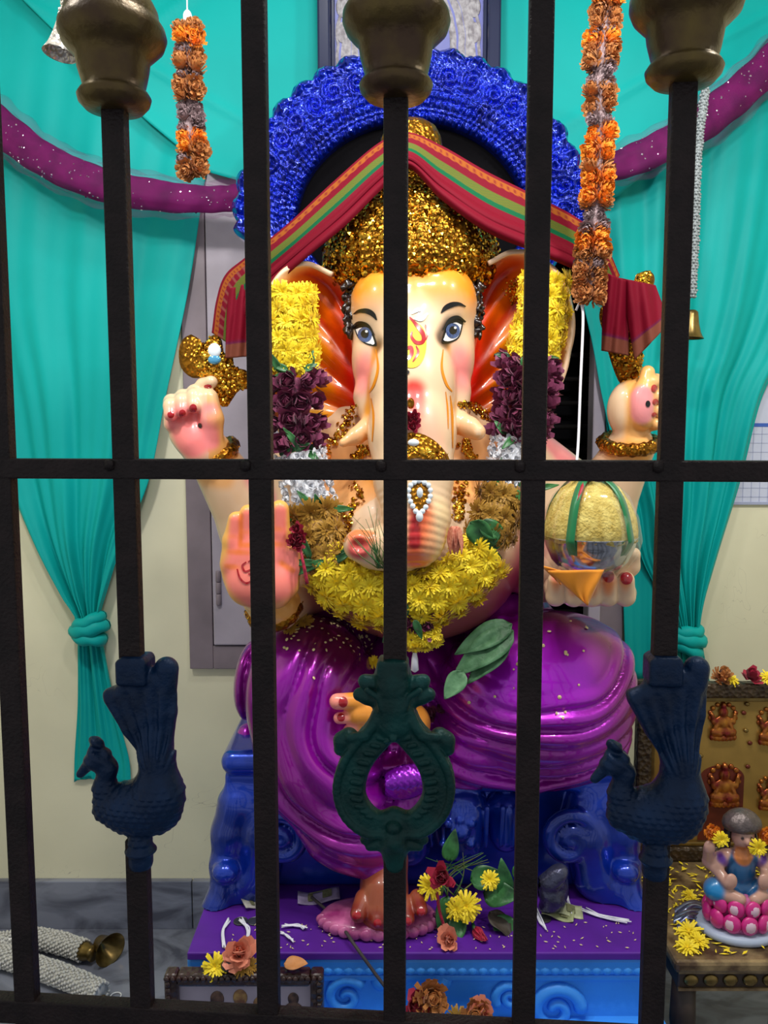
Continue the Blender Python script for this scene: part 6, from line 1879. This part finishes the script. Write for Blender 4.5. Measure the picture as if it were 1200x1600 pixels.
# hair falling behind
for s in (-1, 1): tube('hair', smooth_path([fa(s * .018, .006, .105), fa(s * .021, .006, .085), fa(s * .02, .01, .06)], 8), .007, 8, M['hair'], fg)
for px_, py_, lab, sz in ((1127, 1312, 'yellow flower tucked on the figurine shoulder at left', .013), (1185, 1325, 'yellow flower tucked on the figurine shoulder at right', .014)):
    p = P(px_, py_, fy - .03)
    o = flower('mum', p, (0, -1, .2), sz, None, 'loose_flower', r); tag(o, lab, 'flower', 'flowers on the figurine')
for px_, py_, kd in ((1112, 1300, 'mari'), (1196, 1305, 'mari')):
    o = flower(kd, P(px_, py_, fy - .005), (0, -1, .3), .014, None, 'loose_flower', r); tag(o, 'orange flower behind the figurine ' + ('at its left arm' if px_ < 1150 else 'at its right arm'), 'flower', 'flowers on the figurine')
# petals strewn on the table, loose flowers, foil packet
V, F_ = [], []
for i in range(420):
    x = tx0 + .012 + r.random() * .30; y = 1.21 + r.random() * .27
    if (x - fx) ** 2 + ((y - fy) / .8) ** 2 < .067 ** 2: continue
    a = r.random() * 6.28; l, w = r.uniform(.004, .010), r.uniform(.0014, .0026); z = ZT + .001 + r.random() * .004; b = len(V)
    ca, sa = math.cos(a), math.sin(a); ti = r.uniform(-.5, .5) * l
    V += [(x - ca * l, y - sa * l, z), (x - sa * w, y + ca * w, z + .001), (x + ca * l, y + sa * l, z + abs(ti)), (x + sa * w, y - ca * w, z + .001)]
    F_.append((b, b + 1, b + 2, b + 3))
o = link('strewn_petals', mesh('strewn_petals', V, F_, False, M['mum'])); tag(o, 'loose yellow petals strewn over the low table top', 'petals', kind='stuff')
for k, (px_, py_, s, lab) in enumerate(((1076, 1455, .020, 'yellow flower on the low table nearest the gate post'), (1092, 1470, .018, 'yellow flower on the low table beside the lotus base'), (1074, 1480, .016, 'yellow flower at the front edge of the low table'), (1078, 1400, .013, 'yellow flower at the back of the low table by the panel'))):
    p = on(px_, py_, ZT + .006); o = flower('mum', p, (r.uniform(-.4, .4), -.5, 1), s, None, 'loose_flower', r); tag(o, lab, 'flower', 'loose yellow flowers on the low table')
M['foil'] = mat('silver_blue_foil', srgb(150, 156, 190), 0.18, 0.8, var=0.5, vscale=30)
fo = thing('foil_packet', 'crumpled silver foil strips lying behind the yellow table flowers', 'packet', on(1080, 1430, ZT))
for i in range(6):
    a = on(1052 + r.uniform(-4, 8), 1424 + i * 5, ZT + .008); b = on(1096 + r.uniform(-8, 8), 1412 + i * 7, ZT + .006); mid = (a + b) / 2 + Vector((0, 0, r.uniform(.004, .012)))
    ribbon('strip', [np.array(a), np.array(mid), np.array(b)], .010, M['foil'], fo, (.2, .8, .5), .0008)

# ---- things lying on the violet plinth top
ZP1 = ZP + .0006
def note(name, lab, px_, py_, rz, L, W, c, seed):
    p = on(px_, py_, ZP1 + .004)
    m = mat('banknote_paper_' + str(seed), c, .6, var=.35, vscale=60)
    root = thing(name, lab, 'banknote', p, 'banknotes on the plinth')
    M_ = Matrix.Rotation(rz, 3, 'Z')
    n = 12; Gd = np.zeros((n, 6, 3))
    for i in range(n):
        for j in range(6):
            u, v = i / (n - 1) - .5, j / 5 - .5
            Gd[i, j] = p + M_ @ Vector((u * L, v * W, .004 * math.cos(u * 5 + seed) + .010 * (v + .5) * .4))
    sheet('paper', Gd, m, root, thick=.0012)
    for k, (fu, fv, su, sv) in enumerate(((-.2, 0, .12, .6), (.2, .05, .22, .55), (.02, .32, .5, .1))):
        Gd2 = np.zeros((2, 2, 3))
        for i in (0, 1):
            for j in (0, 1):
                u, v = fu + (i - .5) * su, fv + (j - .5) * sv
                Gd2[i, j] = p + M_ @ Vector((u * L, v * W, .0022 + .004 * math.cos(u * 5 + seed) + .010 * (v + .5) * .4))
        sheet('printed_block', Gd2, M['print_ink'], root)
M['print_ink'] = mat('olive_print_ink', srgb(128, 128, 88), .6, var=.4, vscale=200)
note('banknote', 'folded green grey banknote before the throne leg at right', 880, 1422, -.15, .062, .03, srgb(186, 190, 150), 1)
note('banknote', 'banknote peeking out under the folded note at right', 872, 1428, -.3, .05, .026, srgb(160, 166, 120), 2)
note('banknote', 'pale folded banknote beside the lotus cushion at left', 402, 1408, .5, .05, .03, srgb(200, 196, 184), 3)
note('banknote', 'lilac banknote lying behind the lotus cushion', 498, 1402, .1, .07, .03, srgb(176, 160, 196), 4)
M['coin'] = mat('tarnished_coin', srgb(112, 112, 110), .3, .8, var=.3, vscale=60)
def coin(px_, py_, lab, z=0.0):
    p = on(px_, py_, ZP1)
    V, F_ = lathe_data([(.0105, 0), (.0115, .0004), (.0115, .0014), (.0105, .0018), (.0098, .0014), (.009, .0015)], 24, (p.x, p.y, p.z + z))
    o = link('coin', mesh('coin', V, F_, False, M['coin'])); tag(o, lab, 'coin', 'coins on the plinth')
coin(376, 1440, 'dark coin left of the thread bundle on the violet plinth'); coin(398, 1440, 'coin touching the thread bundle on the violet plinth'); coin(850, 1436, 'coin under the banknotes on the violet plinth')
def threads(lab, starts, n, seed, spread):
    root = thing('cotton_thread', lab, 'thread', on(*starts[0], ZP1)); r = random.Random(seed)
    for i in range(n):
        pts = [np.array(on(x + r.uniform(-spread, spread), y + r.uniform(-3, 3), ZP1 + .0025 + r.random() * .003)) for x, y in starts]
        tube('strand', smooth_path(pts, 14), .0012, 5, M['thread'], root)
threads('white cotton threads curling beside the peach flower at left', [(376, 1436), (388, 1452), (386, 1472)], 5, 1, 3)
threads('white cotton threads left of the peach flower', [(357, 1436), (350, 1455), (349, 1478)], 4, 2, 3)
threads('white cotton threads right of the second gate bar', [(442, 1446), (462, 1444), (478, 1450)], 5, 3, 4)
threads('short white threads before the lotus cushion', [(440, 1458), (450, 1464), (456, 1470)], 4, 4, 3)
threads('white cotton threads spread before the right throne leg', [(912, 1420), (945, 1432), (982, 1440)], 6, 5, 5)
threads('white cotton threads beside the folded banknote', [(884, 1392), (888, 1410), (896, 1426)], 4, 6, 3)
threads('white threads at the right middle gate bar', [(836, 1420), (846, 1438), (856, 1452)], 4, 7, 4)
# heap of leaves and flowers before the throne
def lone_leaf(px_, py_, Y, d, n, L, W, lab, m=None):
    o = leaf(P(px_, py_, Y), d, n, L, W, None, m, 'leaf', .25, px_); tag(o, lab, 'leaf', 'leaves in the offering heap'); return o
hp = [(700, 1345, 'leaf with upright tip behind the heap of offerings', (.2, -.1, 1), .05, .014), (735, 1375, 'broad green leaf at the back of the offering heap', (.9, -.2, .3), .055, .02), (755, 1395, 'broad green leaf at the middle of the offering heap', (.6, -.4, .2), .06, .022), (700, 1400, 'long leaf hanging over the offering heap at left', (-.2, -.5, -.7), .06, .016),
      (790, 1400, 'dark leaf standing by the right middle gate bar', (-.1, -.2, 1), .06, .015), (770, 1440, 'green leaf lying in front of the offering heap', (.8, -.4, -.1), .055, .018), (720, 1430, 'leaf pointing to the hibiscus in the offering heap', (-.3, -.6, -.4), .055, .016), (805, 1375, 'leaf leaning on the throne scroll', (.5, -.1, .7), .05, .016)]
for k, (x, y, lab, d, L, W) in enumerate(hp): lone_leaf(x, y, 1.262 - .003 * k, d, (0, -1, .7), L, W, lab)
for k, (x, y, kd, s, lab) in enumerate(((672, 1385, 'mum', .020, 'yellow flower at the left of the offering heap'), (728, 1416, 'mum', .024, 'largest yellow flower in the offering heap'), (712, 1420, 'mum', .018, 'yellow flower touching the largest one in the heap'), (765, 1375, 'mum', .015, 'small yellow flower among the heap leaves'), (690, 1370, 'hib', .022, 'crimson bloom in the offering heap'), (702, 1468, 'peach', .022, 'faded peach petals hanging at the plinth edge'))):
    if kd == 'peach' and 'peach' not in unit: unit['peach'] = petals_mesh('flower_peach', RR, M['peach'], -0.3, seed=8, noise=.4)
    p = P(x, y, 1.235 - .003 * k) if kd != 'peach' else on(x, y, ZP1 + .008)
    o = flower(kd, p, (r.uniform(-.3, .3), -1, .6), s, None, 'loose_flower', r); tag(o, lab, 'flower', 'flowers in the offering heap')
tube_h = thing('hibiscus_bud', 'crimson hibiscus bud lying near the plinth edge', 'flower', on(752, 1472, ZP1))
for i in range(4): leaf(on(740 + i, 1450, ZP1 + .008), (.3 + .12 * i, -1, 0), (i - 1.5, 0, 1), .032, .008, tube_h, M['hib'], 'petal', .1, i)
tube('stalk', [on(738, 1440, ZP1 + .006), on(741, 1452, ZP1 + .008)], .003, 6, M['leaf'], tube_h)
tube_k = thing('hibiscus_stalk', 'hibiscus pistil dangling in the offering heap', 'flower', P(694, 1450, 1.225))
tube('stalk', smooth_path([P(682, 1385, 1.235), P(686, 1420, 1.225), P(694, 1448, 1.222)], 10), .0025, 7, M['hib'], tube_k)
ball('tip', P(694, 1450, 1.222), .006, M['hib'], tube_k)
gs = thing('grass_bunch', 'bunch of thin green grass stems in the offering heap', 'grass', P(715, 1395, 1.27))
for i in range(14): tube('blade', smooth_path([P(690 + r.uniform(-20, 60), 1400, 1.25), P(705 + r.uniform(-25, 45), 1365, 1.262), P(705 + r.uniform(-40, 60), 1335 + r.uniform(-6, 14), 1.272)], 8), np.linspace(.0014, .0005, 8), 5, M['leaf'] if i % 2 else M['stem'], gs)
dl = thing('dry_leaf', 'withered brown leaf at the right of the offering heap', 'leaf', on(790, 1450, ZP1))
leaf(on(765, 1425, ZP1 + .02), (.5, -.5, -.25), (.3, -.3, 1), .05, .02, dl, mat('withered_leaf', srgb(66, 56, 48), .6, var=.5, vscale=40), 'blade', .2, 4)
# silver grey idol cloth heap against the throne front
M['greyfoil'] = mat('silver_grey_foil', srgb(84, 86, 110), .25, .6, var=.6, vscale=40, bump=1.0, bscale=60)
gf = Sculpt(tuple(pv3(835, 1440, 1.3) + (0, -.06, 0)), tuple(pv3(895, 1330, 1.3) + (0, .06, 0)), .003)
for i in range(16): gf.E(864 + r.uniform(-16, 12), 1362 + i * 3.6, 1.278 + r.uniform(-.012, .008), 14, 10, .012, .012, (0, r.uniform(-.8, .8), 0))
v, q = gf.surface(); o = link('foil_heap', mesh('foil_heap', v, q, True, M['greyfoil'])); tag(o, 'crumpled dark silver foil behind the folded banknote', 'foil')
# grain scattered
V, F_ = [], []
for i in range(120):
    x, y = r.uniform(330, 1000), r.uniform(1438, 1484)
    p = on(x, y, ZP1 + .001); a = r.random() * 6.28; l, w = r.uniform(.0015, .004), .001; b = len(V); ca, sa = math.cos(a), math.sin(a)
    V += [(p.x - ca * l, p.y - sa * l, p.z), (p.x - sa * w, p.y + ca * w, p.z), (p.x + ca * l, p.y + sa * l, p.z + .001), (p.x + sa * w, p.y - ca * w, p.z), (p.x, p.y, p.z + .0015)]
    F_ += [(b, b + 1, b + 4), (b + 1, b + 2, b + 4), (b + 2, b + 3, b + 4), (b + 3, b, b + 4)]
M['rice'] = mat('rice_grain', srgb(226, 206, 150), .6)
o = link('scattered_rice', mesh('scattered_rice', V, F_, False, M['rice'])); tag(o, 'rice grains and petal bits scattered over the violet plinth', 'rice', kind='stuff')
# more grains on the garment
pts, nn = [], []
for i in range(170):
    x, y = (r.uniform(440, 600), 960 + abs(r.gauss(0, 26))) if i % 3 else (r.uniform(700, 930), 968 + abs(r.gauss(0, 120)))
    h, n_ = hit(x, y, .001, GBV)
    if h is not None and n_.z > 0.15: pts.append(h); nn.append(n_)
o = sequins('scattered_grains', pts, nn, .0026, M['rice'], None, .3, 4); tag(o, 'yellow grains and petals strewn over the purple garment', 'rice', kind='stuff')
# betel leaves on the lap
for k, (x, y, Y, d, L, W, lab) in enumerate(((802, 985, 1.262, (-1, -.28, -.62), .115, .026, 'large dusty betel leaf lying on the purple lap'), (800, 975, 1.268, (-1, -.2, -.42), .10, .022, 'betel leaf behind the largest one on the lap'), (725, 1050, 1.238, (-.6, -.25, -.7), .05, .017, 'small green leaf tip hanging below the betel leaves'), (795, 1003, 1.256, (-.9, -.3, -.75), .09, .018, 'betel leaf folded under the largest one'))):
    M.setdefault('betel', mat('dusty_betel_leaf', srgb(104, 152, 110), .5, var=.5, vscale=25, bump=.6, bscale=50, dark=srgb(34, 86, 44)))
    o = leaf(P(x, y, Y), d, (-.1, -1, .75), L, W, None, M['betel'], 'betel_leaf', .15, k); tag(o, lab, 'leaf', 'betel leaves on the lap')
for k, (x, y, Y, kd, s, lab) in enumerate(((475, 975, 1.30, 'mum_old', .018, 'wilted yellow flower on the left knee under the palm'), (455, 985, 1.30, 'mum_old', .014, 'wilted yellow bloom beside the second gate bar on the knee'), (578, 1035, 1.262, 'mum', .012, 'yellow flower peeking left of the teal gate casting'), (672, 1120, 1.30, 'rose', .016, 'wine red blooms right of the teal gate casting neck'), (690, 1112, 1.302, 'rose', .013, 'small wine red bloom beside the purple knee'))):
    h, n_ = hit(x, y, .006, GBV)
    p = h if h is not None else P(x, y, Y)
    o = flower(kd, p, (0, -.8, .6), s, None, 'loose_flower', r); tag(o, lab, 'flower', 'loose flowers on the lap')
# stick leaning over the plinth edge
sp_ = [on(487, 1402, ZP1 + .012), on(525, 1436, ZP1 + .012), on(555, 1478, ZP1 + .010), P(585, 1520, YB - .014), P(604, 1545, YB - .02)]
o = tube('incense_stick', smooth_path(sp_, 20), .0026, 7, mat('charred_stick', srgb(58, 50, 52), .7)); tag(o, 'thin charred stick leaning over the plinth edge', 'stick')
# flowers on the carved frame top and faded heap on the step
zf_ = P(380, 1516, Yf).z
for k, (x, kd, s, lab) in enumerate(((337, 'mum', .020, 'yellow flower on the left of the carved frame top'), (378, 'mum_old', .015, 'browned flower on the carved frame top below the peach one'), (392, 'mum_old', .013, 'small browned flower on the carved frame top by the bar'))):
    o = flower(kd, (P(x, 1505, Yf).x, Yf - .002, zf_ + .007), (0, -.8, .5), s, None, 'loose_flower', r); tag(o, lab, 'flower', 'flowers on the carved frame')
o = flower('peach' if 'peach' in unit else 'hib', (P(374, 1488, Yf).x, Yf + .006, zf_ + .022), (0, -.7, .6), .030, None, 'loose_flower', r); tag(o, 'large faded peach bloom on the carved frame top', 'flower', 'flowers on the carved frame')
ball_o = ball('silver_bead', (P(355, 1506, Yf).x, Yf - .004, zf_ + .009), .009, M['coin'], None, 1, .7, 1); tag(ball_o, 'round dull metal knob between flowers on the carved frame', 'knob')
pb = thing('dry_petal', 'curled tan petal at the right end of the carved frame', 'petal', (P(462, 1508, Yf).x, Yf, zf_))
leaf((P(444, 1508, Yf).x, Yf, zf_ + .010), (1, -.1, 0), (0, -.3, 1), .034, .012, pb, mat('tan_petal', srgb(196, 130, 74), .6, var=.4, vscale=50), 'blade', -.1, 2)
k = 0
for (x, y, kd, s, lab) in ((650, 1578, 'hib', .030, 'crimson faded flowers at the base of the blue plinth'), (672, 1566, 'mari_dry', .030, 'brown withered flower in the heap below the plinth scroll'), (745, 1592, 'mari_dry', .028, 'tan withered flower right of the brown heap'), (752, 1586, 'peach', .022, 'tan papery bloom at the far right of the faded heap'), (715, 1596, 'mum_old', .02, 'small browned bloom in the middle of the faded heap')):
    o = flower(kd, P(x, y - 4, 1.155), (r.uniform(-.3, .3), -.8, .6), s, None, 'loose_flower', r); tag(o, lab, 'flower', 'faded flowers on the plinth step'); k += 1
